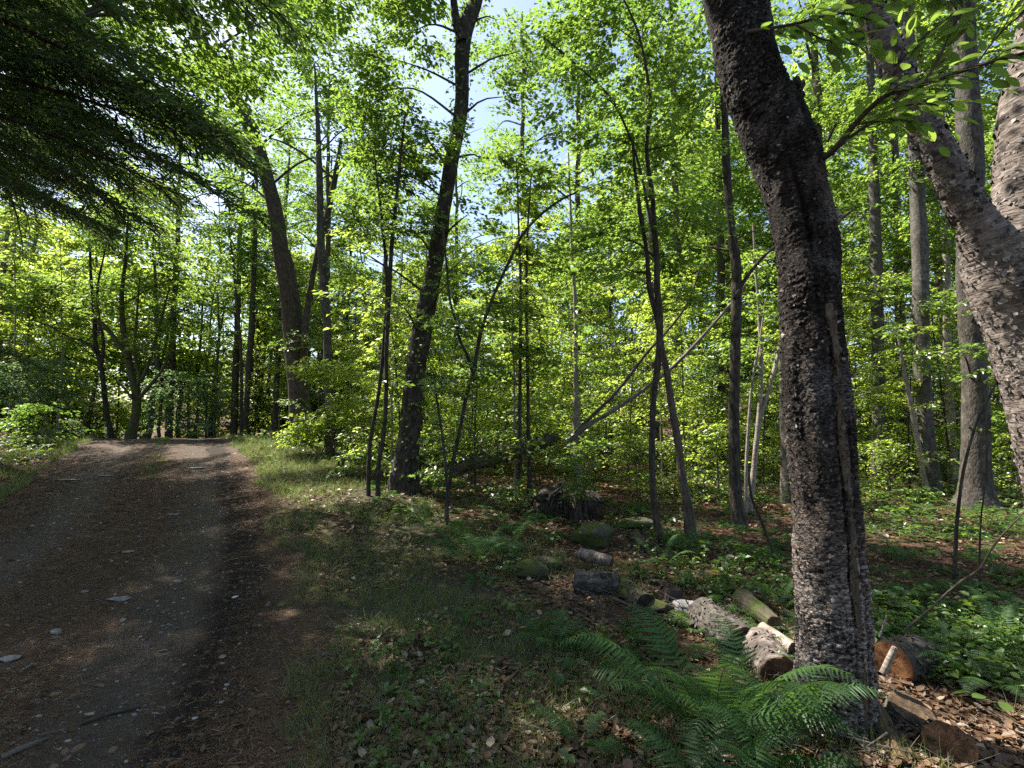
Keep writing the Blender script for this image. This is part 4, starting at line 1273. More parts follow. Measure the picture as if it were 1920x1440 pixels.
# ================================================================== HEMLOCKS
def bough_mesh(seed, hang=.28):
    rng = np.random.default_rng(seed)
    mb = MB()
    ax = np.array([[t, .05 * math.sin(2.5 * t + seed), -hang * t ** 1.7, .011 * (1 - t) + .0012] for t in np.linspace(0, 1, 8)])
    tube(mb, ax, 5, .07, mat=1)
    P_, D_, N_, L_ = [], [], [], []
    sa, sb = [], []
    for k in range(44):
        t = .10 + .89 * (k + rng.random() * .6) / 44
        c = np.array([t, .05 * math.sin(2.5 * t + seed), -hang * t ** 1.7])
        sg = 1 if k % 2 else -1
        ln = (.05 + .36 * (1 - t) ** .65) * rng.uniform(.55, 1.1)
        a = sg * rng.uniform(.65, 1.05)
        d0 = np.array([math.cos(a), math.sin(a), rng.normal(-.12, .10)])
        m = max(5, int(ln / .027))
        q = (np.arange(m) + .5) / m
        line = c + d0 * (ln * q)[:, None] - np.array([0, 0, 1.0]) * (.22 * ln * q ** 2)[:, None]
        sa.append(c); sb.append(line[-1] * .5 + c * .5); sa.append(line[-1] * .5 + c * .5); sb.append(line[-1])
        for s2 in (-1, 1):
            tl = .075 * (1 - .55 * q) * rng.uniform(.5, 1.25, m)
            ang = a + s2 * rng.uniform(.55, 1.0, m)
            dd = np.stack([np.cos(ang), np.sin(ang), rng.normal(-.22, .2, m)], 1)
            # each side twig as three short needle sprays
            for j in range(3):
                P_.append(line + dd * (tl * j / 3.2)[:, None]); D_.append(dd + rng.normal(0, .28, (m, 3))); L_.append(tl * .52)
                N_.append(np.stack([rng.normal(0, .35, m), rng.normal(0, .35, m), np.ones(m)], 1))
    template(mb, KITE[0], KITE[1], np.concatenate(P_), np.concatenate(D_), np.concatenate(N_), np.concatenate(L_), 0, wid=.40)
    sticks(mb, np.array(sa), np.array(sb), .0022, .0012, 1)
    return mb.mesh('bough', [NEEDLE_G, TWIG])


BOUGHS = [bough_mesh(k, h) for k, h in ((1, .25), (2, .34), (3, .42), (4, .30))]


def hemlock(x, y, h, r, z0, reach, label, n=80, seed=1, special=()):
    rng = np.random.default_rng(seed)
    g = hz(x, y)
    root = thing('hemlock_tree', (x, y, g), label, 'tree')
    mb = MB(); tube(mb, [[0, 0, -.2, r * 1.2], [0, 0, .5, r], [.05, .04, h * .5, r * .62], [0, 0, h, .02]], 22, .1, .012, 14, .4)
    link('trunk', mb.mesh('trunk', [BARK_BROWN]), root)
    k = 0
    todo = list(special)
    for i in range(n):
        f = (i + rng.random()) / n
        z = z0 + (h - z0) * f ** .9
        ln = reach * (1 - (z - z0) / (h - z0)) ** .75 * rng.uniform(.75, 1.1) + .35
        todo.append((z, i * 2.399 + rng.normal(0, .25), ln, rng.normal(.02, .10), rng.normal(0, .2)))
    for z, az, ln, pitch, roll in todo:
        o = link('bough', BOUGHS[k % 4], root, (r * .6 * math.cos(az), r * .6 * math.sin(az), z))
        o.rotation_euler = (roll, -pitch, az); o.scale = (ln, ln, ln)
        k += 1
    return root


R_ = random.Random(4)
sp = []
for z, az, ln in ((5.2, -.05, 3.4), (5.6, .2, 3.4), (5.9, -.35, 3.3), (6.3, .0, 3.8), (4.7, .30, 2.6), (5.4, -.7, 3.0), (7.4, -.4, 3.4), (7.9, -.1, 3.3),
                  (5.0, .15, 2.9), (4.4, .2, 2.5), (5.8, -.1, 3.7), (6.5, -.6, 3.3), (4.0, .0, 2.3), (6.4, -.35, 3.7), (8.4, -.3, 3.0)):
    sp.append((z, az, ln, -.12 + R_.gauss(0, .05), R_.gauss(0, .2)))
hemlock(-5.8, 4.3, 15, .21, 4.6, 2.9, 'dark feathery hemlock whose boughs hang over the lane from the upper left', 32, 1, sp)
hemlock(-10.3, 9.3, 14, .20, 6.0, 3.3, 'dark hemlock at the left edge with low drooping boughs behind the green bushes', 84, 2,
        [(z, az, ln, -.1, .1) for z, az, ln in ((1.6, -.9, 1.5), (2.2, -.5, 1.9), (2.9, -1.2, 1.8), (2.5, .1, 1.6))])
hemlock(-13.8, 12.6, 17, .24, 6.5, 4.2, 'tall dark hemlock added farther along the left side to shade the lane', 80, 6)  # put in to block sun from the lane
hemlock(-10.2, 5.4, 17, .22, 6.5, 4.0, 'tall dark hemlock added for shade, set back from the lane on its left', 52, 7)  # another added tree, keeps sun patches off the lane
hemlock(-6.6, -.5, 15, .22, 3.5, 3.4, 'dark hemlock added left of the viewpoint to shade the foreground', 60, 3)  # added for foreground shade
hemlock(-1.8, -4.8, 15, .22, 3.5, 3.6, 'unseen dark hemlock added behind the viewpoint to shade the foreground', 55, 4)  # out of view, added to cut light on the foreground


# maple added to shade lane and verge, its crown mostly above the view
make_tree('maple_tree', 'maple added to shade the lane, its lowest leafy branches filling the upper left', 'tree',
          [[[-8.3, 6.9, hz(-8.3, 6.9) - .15, .17], [-8.2, 6.9, 1.5, .15], [-8.1, 7.0, 5, .13], [-7.2, 7.1, 8.2, .09], [-5.6, 7.3, 10.4, .04]]], BARK_GREY,
          [(np.array(q), rr, 1.0) for q, rr in (((-4.0, 7.0, 8.0), (1.5, 1.4, .8)), ((-5.0, 8.4, 8.4), (1.7, 1.5, .9)), ((-5.2, 5.8, 9.4), (1.7, 1.5, .9)), ((-2.2, 7.4, 9.0), (1.3, 1.3, .7)), ((-6.2, 9.2, 7.6), (1.5, 1.3, .8)),
                                               ((-3.6, 8.6, 10.2), (1.6, 1.6, .9)), ((-6.6, 7.4, 10.8), (1.5, 1.5, .9)), ((-2.0, 8.6, 10.0), (1.3, 1.3, .7)), ((-7.0, 8.0, 9.2), (1.5, 1.4, .9)))],
          .10, 2.0, LEAF, None, 20, .1, .008, 14, .3, .5, .04, seed=71)


# ================================================================== BACKGROUND SAPLINGS AND TREES
def proto_sapling(seed, h, rad, L, leaf, bark, r0=.022, layers=9, per=3):
    rng = np.random.default_rng(seed)
    mb = MB()
    lean = rng.normal(0, .05, 2)
    path = [[lean[0] * z * z / h, lean[1] * z * z / h, z, r0 * (1 - z / h) + .003] for z in np.linspace(-.1, h, 7)]
    _, _, c = tube(mb, path, 8, .12, .002, 22, .2, wob=.04, seed=seed)
    cb = MB()
    C, A, R = [], [], []
    for k in range(layers):
        f = (k + rng.random()) / layers
        z = h * (.16 + .84 * f)
        for j in range(per):
            a = rng.uniform(0, 6.28)
            ln = rad * (1.05 - .75 * f ** 1.5) * rng.uniform(.55, 1.15)
            i = int(np.clip(np.searchsorted(c[:, 2], z - .25 * ln), 0, len(c) - 1))
            o = c[i]
            tip = o[:3] + np.array([math.cos(a) * ln, math.sin(a) * ln, .30 * ln])
            tube(mb, [[*o[:3], min(.009, o[3] * .6)], [*((o[:3] + tip) / 2 + [0, 0, .05]), .005], [*tip, .002]], 4, .2)
            for t in (.35, .62, .9):
                C.append(o[:3] + (tip - o[:3]) * t + rng.normal(0, .06, 3)); A.append(a + rng.normal(0, .55)); R.append(ln * rng.uniform(.42, .7))
    C, A, R = np.array(C), np.array(A), np.array(R)
    per_l = max(6, int(24 * (rad / 1.1) ** 2 * (.085 / L) ** 2))
    spray_leaves(cb, C, A, R, per_l, L, .42, .18, 0, rng, KITE, 1)
    root = thing('sapling', (0, 0, -50), '', 'sapling')
    link('trunk', mb.mesh('trunk', [bark]), root)
    link('crown', cb.mesh('crown', [leaf, TWIG]), root)
    return root


PROTOS = [proto_sapling(s, h, r, L, lf, bk) for s, h, r, L, lf, bk in (
    (101, 3.6, 1.1, .075, LEAF_LIT, BARK_DARK), (102, 4.8, 1.3, .115, LEAF_MID, BARK_BROWN), (103, 5.8, 1.5, .09, LEAF_LIT, BARK_DARK), (104, 2.6, .95, .105, LEAF_MID, BARK_BROWN),
    (105, 6.6, 1.6, .10, LEAF_LIT, BARK_PALE), (106, 1.6, .75, .08, LEAF_LIT, BARK_BROWN))]
_first = set()


def plant(k, x, y, sc, rz, label, group):
    pr = PROTOS[k]
    loc = (x, y, hz(x, y) - .02)
    if k not in _first:
        _first.add(k); o = pr
        o.location = loc; o.rotation_euler = (0, 0, rz); o.scale = (sc, sc, sc); o['label'] = label; o['group'] = group
    else:
        o = copy_tree(pr, loc, rz, sc, label, group)
    return o


rs = np.random.default_rng(77)
taken = []


def spread(n, y0, y1, a0, a1, gap):
    out = []
    tries = 0
    while len(out) < n and tries < 6000:
        tries += 1
        y = math.sqrt(rs.uniform(y0 * y0, y1 * y1)); x = rs.uniform(a0, a1) * y
        if xr(y) - 5.6 < x < xr(y) + 1.7 + .09 * y: continue
        if any((x - a) ** 2 + (y - b) ** 2 < gap * gap for a, b in taken): continue
        taken.append((x, y)); out.append((x, y))
    return out


for x, y in spread(15, 9.2, 12.5, -.42, .02, 1.2) + spread(30, 11.5, 17, -.30, .36, 1.15):
    plant(int(rs.choice([0, 1, 2, 3, 4], p=[.25, .28, .2, .15, .12])), x, y, rs.uniform(.85, 1.15), rs.uniform(0, 6.28), 'slender bright green sapling among many alike in the sunlit middle of the wood', 'saplings in the sunlit middle of the wood')
for x, y in spread(28, 10.5, 18, .36, 1.08, 1.35):
    plant(int(rs.choice([0, 1, 2, 3, 4], p=[.18, .24, .26, .12, .20])), x, y, rs.uniform(.85, 1.15), rs.uniform(0, 6.28), 'slender leafy sapling among many alike behind the grey trunks', 'saplings behind the grey trunks')
for x, y in spread(60, 15, 26, -.55, 1.05, 1.3):
    plant(int(rs.choice([1, 2, 4])), x, y, rs.uniform(1.1, 1.6), rs.uniform(0, 6.28), 'distant leafy sapling among many alike far back in the wood', 'saplings far back in the wood')
for x, y in spread(44, 18, 28, -1.12, -.46, 1.2):
    plant(int(rs.choice([0, 1, 2, 4])), x, y, rs.uniform(1.0, 1.6), rs.uniform(0, 6.28), 'leafy sapling among many alike beyond the lane crest', 'saplings beyond the lane crest')


for x, y in spread(16, 9, 15, .2, .98, .9):
    plant(5, x, y, rs.uniform(.7, 1.1), rs.uniform(0, 6.28), 'knee-high leafy seedling tree among many alike on the forest floor', 'seedling trees on the forest floor')


def canopy_proto(seed, h, z0, rad, L, leaf, bark, r0=.13, lai=1.15):
    rng = np.random.default_rng(seed)
    mb = MB()
    path = [[.02 * z * math.sin(seed), .02 * z * math.cos(seed), z, r0 * (1 - .8 * z / h) + .01] for z in np.linspace(-.2, h, 8)]
    _, _, c = tube(mb, path, 14, .15, .008, 10, .45, seed=seed, wob=.06)
    blobs = []
    for k in range(11):
        f = (k + .5) / 11
        z = z0 + (h - z0) * f; a = k * 2.4 + rng.normal(0, .4)
        rr = rad * (.75 - .5 * abs(f - .35))
        blobs.append((np.array([math.cos(a) * rr, math.sin(a) * rr, z]), (rad * .55, rad * .55, rad * .34), 1.0))
    limbs_to(mb, c, [b[0] for b in blobs], .045, 0, rng, 5)
    cb = MB()
    crown_blobs(cb, blobs, L, lai, rng, (0, 0), .75, .45, .2, 0, 1)
    root = thing('forest_tree', (0, 0, -50), '', 'tree')
    link('trunk', mb.mesh('trunk', [bark]), root)
    link('crown', cb.mesh('crown', [leaf, TWIG]), root)
    return root


PROTOS += [canopy_proto(201, 14, 4.5, 2.7, .13, LEAF, BARK_GREY, .13, .75), canopy_proto(202, 17, 5.5, 3.2, .14, LEAF_MID, BARK_BROWN, .16, .75), canopy_proto(203, 11, 3.2, 2.3, .12, LEAF, BARK_DARK, .09, .9)]
for k, x, y, sc in ((7, 3.2, 25.0, 1.35), (6, 4.6, 16.2, 1.15), (7, 6.4, 19.5, 1.2), (7, .6, 26, 1.35), (6, -3.0, 28, 1.3), (7, 9.2, 15.0, 1.15), (6, 11.8, 15.5, 1.2), (7, 15.5, 18.0, 1.2), (7, 8.2, 20.0, 1.25), (6, 13.5, 13.0, 1.1)):
    taken.append((x, y)); plant(k, x, y, sc, rs.uniform(0, 6.28), 'tall leafy forest tree whose crown closes the sky above the sunlit saplings', 'trees closing the sky above the saplings')
for x, y in spread(9, 19, 30, -.5, .42, 2.4):
    plant(int(rs.choice([6, 7, 8])), x, y, rs.uniform(.85, 1.15), rs.uniform(0, 6.28), 'tall leafy forest tree standing among its like behind the sunlit saplings', 'tall trees behind the sunlit saplings')
for x, y in spread(17, 13.5, 30, .42, 1.1, 2.2):
    plant(int(rs.choice([6, 7, 8])), x, y, rs.uniform(.85, 1.2), rs.uniform(0, 6.28), 'tall leafy forest tree standing among its like behind the grey trunks', 'tall trees behind the grey trunks')
for k, x, y, sc in ((6, -10.2, 22, 1.0), (7, -7.4, 20.5, .95), (7, -13, 24, 1.0), (6, -7.0, 27, 1.3), (7, -16, 24, 1.0), (8, -8.6, 26, 1.3)):
    taken.append((x, y)); plant(k, x, y, sc, rs.uniform(0, 6.28), 'tall leafy tree standing among its like beyond the lane crest', 'tall trees beyond the lane crest')
for x, y in spread(16, 20, 34, -1.15, -.45, 2.4):
    plant(int(rs.choice([6, 7, 8])), x, y, rs.uniform(.8, 1.1), rs.uniform(0, 6.28), 'tall leafy tree standing among its like beyond the lane crest', 'tall trees beyond the lane crest')


# ---- the far wood reads as one mass
def far_wood():
    rng = np.random.default_rng(91)
    mb = MB()
    n = 900
    az = rng.uniform(-.98, .98, n)
    d = rng.uniform(28, 46, n)
    x, y = d * np.sin(az), d * np.cos(az)
    top = 15.5 + 6 * sstep(.0, .35, az) + 4 * fbm(np.stack([az * 5, d * .05, np.zeros(n)], 1), 3)
    gap = np.exp(-((az + .30) / .12) ** 2) * 6.0 + np.exp(-((az - .0) / .07) ** 2) * 5.0 + 4 * sstep(-.35, -.5, az)
    top = np.maximum(4, top - gap)
    z = height(x, y) + rng.random(n) ** 1.15 * top
    blobs = [((x[i], y[i], z[i]), (rng.uniform(1.3, 2.4), rng.uniform(1.3, 2.4), rng.uniform(.8, 1.5)), 1.0) for i in range(n)]
    crown_blobs(mb, blobs, .26, 1.15, rng, None, 1.0, .45, .2, 0, None)
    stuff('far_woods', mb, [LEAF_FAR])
    mb = MB()
    for i in range(90):
        a = rng.uniform(-.95, .95); dd = rng.uniform(26, 42); xx, yy = dd * math.sin(a), dd * math.cos(a)
        g = hz(xx, yy); hh = rng.uniform(8, 12); r = rng.uniform(.06, .16)
        tube(mb, [[xx, yy, g - .2, r], [xx + rng.normal(0, .2), yy, g + hh * .5, r * .75], [xx + rng.normal(0, .4), yy, g + hh, r * .3]], 7, 1.0, wob=.15, seed=i)
    stuff('far_trunks', mb, [BARK_GREY])


far_wood()
# ================================================================== SHRUBS
def shrub(name, label, u, v, Y, blobs, L, leaf, seed, lai=2.2, n=7, spray=.4, tilt=.5):
    rng = np.random.default_rng(seed)
    b = P(u, v, Y); g = hz(b[0], b[1])
    root = thing(name, (b[0], b[1], g), label, 'shrub')
    mb = MB(); cb = MB()
    bl = [blob_px(*q[:4], Y + (q[4] if len(q) > 4 else 0)) for q in blobs]
    o = np.array([b[0], b[1], g])
    for c, rad, _ in bl:
        for j in range(max(1, n // len(bl))):
            t = c + rng.normal(0, .3, 3) * rad
            tube(mb, [[*(o + rng.normal(0, .06, 3) * [1, 1, 0]), .011], [*((o + t) / 2 + [0, 0, .1]), .008], [*t, .003]], 5, .12, wob=.04, seed=rng.random() * 9)
    me = mb.mesh('stems', [BARK_BROWN]); me.transform(Matrix.Translation(-Vector(o))); link('stem', me, root)
    crown_blobs(cb, bl, L, lai, rng, o, spray, tilt, .2, 0, 1)
    me = cb.mesh('foliage', [leaf, TWIG]); me.transform(Matrix.Translation(-Vector(o))); link('foliage', me, root)
    return root


shrub('shrub', 'low bright green bush on the left bank of the lane', 70, 830, 13, [(40, 800, 55, 28), (105, 800, 45, 26, .3), (10, 775, 40, 25, .5), (85, 770, 40, 20, .6)], .10, LEAF_MID, 301, 1.5, 9, .4)
shrub('shrub', 'grey-green bush with drooping leaves behind the low bright one at the left edge', 40, 800, 16.5, [(60, 730, 70, 35), (0, 720, 60, 45), (130, 740, 50, 30, .5), (90, 690, 60, 25)], .11, LEAF_BL, 302, 1.1, 9, .55)
shrub('shrub', 'bluish green bush at the far side of the lane crest, right of the many-limbed tree', 330, 820, 18.5, [(300, 780, 45, 35), (360, 770, 50, 40, .4), (340, 720, 55, 35), (400, 740, 40, 40, .6), (270, 740, 40, 30), (350, 800, 60, 20, -.4)], .11, LEAF_BL, 303, 1.2, 10, .5)
shrub('shrub', 'sunny yellow-green shrub at the foot of the thick double trunk', 600, 850, 12.2, [(560, 820, 35, 24), (620, 815, 45, 28), (660, 840, 40, 24, -.3), (590, 790, 35, 18), (640, 780, 40, 20, .3)], .085, LEAF_LIT, 304, 2.2, 9, .35)
shrub('shrub', 'small leafy bush between the thin crossing stems and the leaning tree', 690, 890, 9.4, [(680, 850, 40, 22), (720, 875, 35, 18, -.3), (660, 880, 35, 16)], .08, LEAF, 305, 1.8, 7, .32)
shrub('shrub', 'leafy bush at the base of the fallen rotten log', 930, 930, 8.2, [(900, 890, 45, 22), (960, 915, 40, 22, -.3), (820, 880, 35, 18)], .08, LEAF, 306, 1.0, 8, .32)
shrub('shrub', 'upright thin-stemmed green bush just behind the brush heap', 1085, 950, 7.6, [(1085, 880, 35, 30), (1060, 850, 30, 24, .2), (1110, 840, 35, 24, .2), (1090, 915, 35, 20)], .06, LEAF, 307, .8, 9, .28)
shrub('shrub', 'broad mound of leafy bushes left of the leaning tree, beside the double trunk', 640, 860, 10.8, [(660, 760, 50, 28), (640, 700, 50, 28, .3), (590, 690, 40, 22), (690, 800, 40, 22)], .085, LEAF_LIT, 308, 1.5, 8, .36)


shrub('shrub', 'low sunny green bush behind the dead leaning limbs', 1010, 850, 11.5, [(985, 790, 45, 30), (1035, 800, 40, 26, .3), (960, 740, 40, 26, .5)], .085, LEAF_LIT, 309, 1.1, 7, .38)
shrub('shrub', 'low sunny green bush between the curving stem and the straight black trunk', 1320, 860, 12.5, [(1300, 800, 40, 30), (1345, 790, 36, 28, .3), (1320, 740, 40, 26, .5)], .085, LEAF_LIT, 310, 1.1, 7, .38)
shrub('shrub', 'low sunny green bush showing between the twin thin saplings and the leaning tree', 890, 850, 11.0, [(870, 780, 42, 30), (915, 800, 36, 24, .3), (900, 730, 40, 28, .4)], .085, LEAF_LIT, 311, 1.1, 7, .38)


# ================================================================== LOGS AND WOOD ON THE GROUND
def log(label, a, b, r0, r1=None, bark=BARK_LOG, cut=WOOD_TAN, cat='log', name='log', sink=.42, seed=0, ends=(True, True), rough=.016, bend=.0, flakes=0, squash=1.0):
    """a: ground point of one end, b: of the other; lies on the soil"""
    r1 = r1 or r0
    a = np.array(a, float); b = np.array(b, float)
    a[2] += r0 * (1 - sink); b[2] += r1 * (1 - sink)
    rng = np.random.default_rng(seed + 900)
    mid = (a + b) / 2
    D = nrm(b - a)
    mb = MB()
    pth = [[*a, r0], [*(mid + np.array([0, 0, bend])), (r0 + r1) / 2 * 1.03], [*b, r1]]
    ring, T, c = tube(mb, pth, 44, .022, rough, 20, 0, 0, 5, seed)
    if flakes: bark_scales(mb, ring, c, flakes, rng, .03, 0, .5)
    me = mb.mesh('bark', [bark]); me.transform(Matrix.Translation(-Vector(mid)))
    root = link(name, me, None, mid)
    tag(root, label, cat)
    for e, on, sg in ((0, ends[0], -1), (len(c) - 1, ends[1], 1)):
        if not on: continue
        em = MB()
        o = c[e, :3] + T[e] * sg * .003
        rr = ring[e] - c[e, :3]
        n = len(rr)
        rows, bk = [], []
        for q in (1.0, .985, .88, .7, .5, .3, .12):
            lift = .004 * (1 - q) + rng.normal(0, .0012, (n, 1)) * (q < .95)
            rows.append(o + rr * min(q, .985) + T[e] * sg * (lift if q < 1 else -.004))
            th = np.linspace(0, 2 * math.pi, n, endpoint=False)
            rad = np.linalg.norm(rr, axis=1) * q
            bk.append(np.stack([rad * np.cos(th), rad * np.sin(th), np.full(n, seed * 3.0)], 1))
        V = np.concatenate(rows); K = np.concatenate(bk)
        ii = np.arange(n); jj = (ii + 1) % n
        fs = []
        for k in range(6):
            q = np.stack([ii + k * n, jj + k * n, jj + (k + 1) * n, ii + (k + 1) * n], 1)
            fs.append(q if sg > 0 else q[:, ::-1])
        em.add(V, np.concatenate(fs), 0, True, K)
        cap = np.stack([ii + 6 * n, jj + 6 * n, np.full(n, 7 * n)], 1)
        em.v[-1] = np.concatenate([em.v[-1], [o + T[e] * sg * .006]]).astype(np.float32); em.b[-1] = np.concatenate([em.b[-1], [[0, 0, seed * 3.0]]]).astype(np.float32); em.n += 1
        em.f.append((cap if sg > 0 else cap[:, ::-1], 0, True))
        me = em.mesh('cut_end', [cut]); me.transform(Matrix.Translation(-Vector(mid)))
        link('cut_end', me, root)
    return root


def gp(u, v, dz=0.0):
    q = G(u, v); q[2] += dz; return q


# rotten fallen log propped up behind the twin saplings
def fallen_log():
    Y = 9.0
    p = [[*P(835, 890, Y + .3), .09], [*P(880, 872, Y + .2), .105], [*P(930, 857, Y + .1), .115], [*P(985, 840, Y), .10], [*P(1030, 825, Y - .1), .075], [*P(1048, 818, Y - .1), .02]]
    b0 = np.array(p[2][:3])
    mb = MB(); ring, T, c = tube(mb, p, 40, .02, .035, 13, 0, 0, 5, 4.0, True)
    bark_scales(mb, ring, c, 900, np.random.default_rng(4), .05, 0, .5)
    for a, b in (((905, 850), (880, 800)), ((935, 842), (925, 815)), ((880, 865), (845, 838)), ((1010, 828), (1045, 808)), ((960, 842), (985, 812))):
        tube(mb, [[*P(*a, Y), .03], [*P(*b, Y + .1), .008]], 7, .06, .006, 20)
    me = mb.mesh('fallen_log', [BARK_MOSS]); me.transform(Matrix.Translation(-Vector(b0)))
    tag(link('fallen_log', me, None, b0), 'dark rotten fallen log propped up behind the twin thin saplings', 'log')


fallen_log()


def brush_heap():
    rng = np.random.default_rng(21)
    c = gp(1060, 962)
    mb = MB()
    v, f = ico(4)
    v = v * np.array([.55, .38, .36]) * (1 + .35 * fbm(v * 2.2, 4)[:, None])
    mb.add(v + np.array([0, 0, .10]), f, 0, False)
    n = 520
    th = rng.uniform(0, 6.28, n); el = rng.uniform(-.1, 1.3, n)
    base = np.stack([np.cos(th) * np.cos(el) * .5, np.sin(th) * np.cos(el) * .36, np.sin(el) * .36 + .05], 1) * rng.uniform(.6, 1.0, n)[:, None]
    dirs = nrm(base + rng.normal(0, .55, (n, 3)))
    dirs[:, 2] -= .25
    L = .12 + .5 * rng.random(n) ** 2.2
    sticks(mb, base, base + dirs * L[:, None], .003 + .009 * rng.random(n) ** 2, .002, 0)
    for k in range(26):
        a = rng.uniform(0, 6.28); L = rng.uniform(.4, 1.0)
        p0 = np.array([math.cos(a) * .25, math.sin(a) * .2, .25 + .15 * rng.random()]); p2 = np.array([math.cos(a) * L, math.sin(a) * L * .8, .02])
        tube(mb, [[*p0, .022], [*((p0 + p2) / 2 + [0, 0, .14 * rng.random()]), .015], [*p2, .005]], 7, .06, .003, 20, wob=.05, seed=k)
    me = mb.mesh('root_mound', [BARK_DARK])
    tag(link('root_mound', me, None, c), 'dark tangled heap of roots and brush rising from the leaf litter', 'brush heap')


brush_heap()


def boulder(label, u, v, r, sc, mat, seed, name='boulder', cat='rock', sub=4, sink=.3, amp=.22):
    c = gp(u, v)
    vv, ff = ico(sub)
    rr = np.random.default_rng(seed * 13)
    for k in range(11):
        d = nrm(rr.normal(0, 1, 3)); lim = rr.uniform(.62, .92); e = vv @ d
        vv = vv - np.maximum(0, e - lim)[:, None] * d
    vv = vv * np.asarray(sc) * r * (1 + amp * fbm(vv * 1.5 + seed, 4)[:, None]) + .05 * r * fbm(vv * 7 + seed, 3)[:, None]
    mb = MB(); mb.add(vv, ff, 0, True)
    o = link(name, mb.mesh(name, [mat]), None, c + np.array([0, 0, r * sc[2] * (1 - sink)]))
    return tag(o, label, cat)


boulder('moss-covered boulder below the tangled root heap', 1112, 1022, .24, (1.25, 1, .72), MOSSY, 3)
boulder('small mossy rock at the edge of the grass left of the birch log', 1030, 1068, .14, (1.3, .8, .6), MOSSY, 8)
boulder('low dark mossy hummock behind the moss-covered boulder', 1185, 990, .22, (1.6, .9, .42), MOSSY, 14)
log('grey log lying end-on with its dark hollow cut end facing the lane', gp(1192, 1012), gp(1211, 1036), .072, .072, BARK_LOG, WOOD_GREY, seed=1)
log('short white birch log lying across two others, lit by the sun', gp(1088, 1068, .10), gp(1147, 1078, .07), .058, .052, BARK_BIRCH, WOOD_TAN, seed=2, sink=.0)
log('dark rough log at the head of the row of cut logs', gp(1078, 1106), gp(1160, 1112), .115, .11, BARK_LOG, WOOD_GREY, seed=3, flakes=260)
log('rough grey log lying second in the row, sloping down to the right', gp(1166, 1108), gp(1212, 1150), .095, .095, BARK_MOSS, WOOD_GREY, seed=4, flakes=260)
log('small upright grey stump among the seedlings', gp(1262, 1128, -.05), gp(1262, 1128, .11), .072, .066, BARK_LOG, WOOD_GREY, cat='stump', name='stump', seed=5, sink=1.0)
log('fat dark log with a sunlit streak, middle of the row of cut logs', gp(1318, 1172), gp(1395, 1232), .125, .12, BARK_LOG, WOOD_GREY, seed=6, flakes=420)
log('log split open to yellow wood beside the fat dark log', gp(1392, 1140, .03), gp(1452, 1188, .02), .085, .065, BARK_MOSS, WOOD_YELLOW, seed=7)
log('birch log with pale ring bands half hidden by the fern', gp(1425, 1232), gp(1462, 1290), .115, .11, BARK_BIRCH, WOOD_TAN, seed=8, flakes=200)
log('slim pale log leaning behind the ring-banded birch log', gp(1430, 1205, .06), gp(1490, 1245, .06), .048, .045, BARK_PALE, WOOD_TAN, seed=18)
log('dark round log with an orange cut end just right of the big trunk', gp(1672, 1268), gp(1722, 1248), .125, .12, BARK_LOG, WOOD_ORANGE, seed=9, flakes=200)


boulder('angular mossy rock at the start of the log row, left of the first dark log', 995, 1082, .13, (1.4, .9, .7), MOSSY, 21)
boulder('mossy stone wedged between the stump and the second grey log', 1232, 1150, .085, (1.3, .9, .8), MOSSY, 22)
boulder('dark rock half buried below the stump', 1285, 1150, .10, (1.4, .9, .6), STONE, 25)
log('short rotten chunk lying in the needles in front of the fat dark log', gp(1262, 1165), gp(1300, 1185), .05, .045, BARK_MOSS, WOOD_GREY, seed=19)
log('thin dark branch wood lying behind the second grey log', gp(1195, 1085), gp(1290, 1115), .028, .022, BARK_DARK, WOOD_GREY, seed=20, cat='branch', name='cut_branch')


def log_row_debris():
    rng = np.random.default_rng(61); mb = MB()
    for (u, v, n) in ((1000, 1070, 26), (1060, 1095, 22), (1130, 1135, 22), (1220, 1155, 40), (1275, 1150, 40), (1340, 1150, 30), (1430, 1210, 30), (1500, 1330, 40), (1600, 1385, 50), (1660, 1400, 40), (1120, 1010, 24), (1190, 1040, 20)):
        q = gp(u, v)
        a = q + np.stack([rng.normal(0, .22, n), rng.normal(0, .16, n), rng.uniform(0, .08, n)], 1)
        a[:, 2] = height(a[:, 0], a[:, 1]) + rng.uniform(.005, .07, n)
        th = rng.normal(2.6, .9, n); L = .08 + .4 * rng.random(n) ** 2
        b = a + np.stack([np.cos(th) * L, np.sin(th) * L, rng.normal(.02, .06, n)], 1)
        b[:, 2] = np.maximum(b[:, 2], height(b[:, 0], b[:, 1]) + .004)
        sticks(mb, a, b, .002 + .008 * rng.random(n) ** 2, .0015, 0)
    stuff('wood_debris', mb, [BARK_LOG])


log_row_debris()


def tilted_round(label, u, v, r, normal, thick, cut, seed, dz=0.0):
    """a short cut round whose sawn face is turned up"""
    c = gp(u, v); n = nrm(np.array(normal, float))
    a = c + np.array([0, 0, dz]) - n * thick; b = c + np.array([0, 0, dz])
    r0 = r
    a[2] -= r0; b[2] -= r0               # log() lifts its ends by the radius
    return log(label, a, b, r, r, BARK_LOG, cut, seed=seed, sink=0, flakes=120)


tilted_round('wide weathered sawn round lying face up beside the foot of the big trunk', 1712, 1352, .115, (.15, -.35, .9), .16, WOOD_TAN, 10, .05)
tilted_round('fresh orange sawn log end, nearest of the cut logs', 1782, 1425, .105, (-.30, -.55, .75), .26, WOOD_ORANGE, 11, .06)


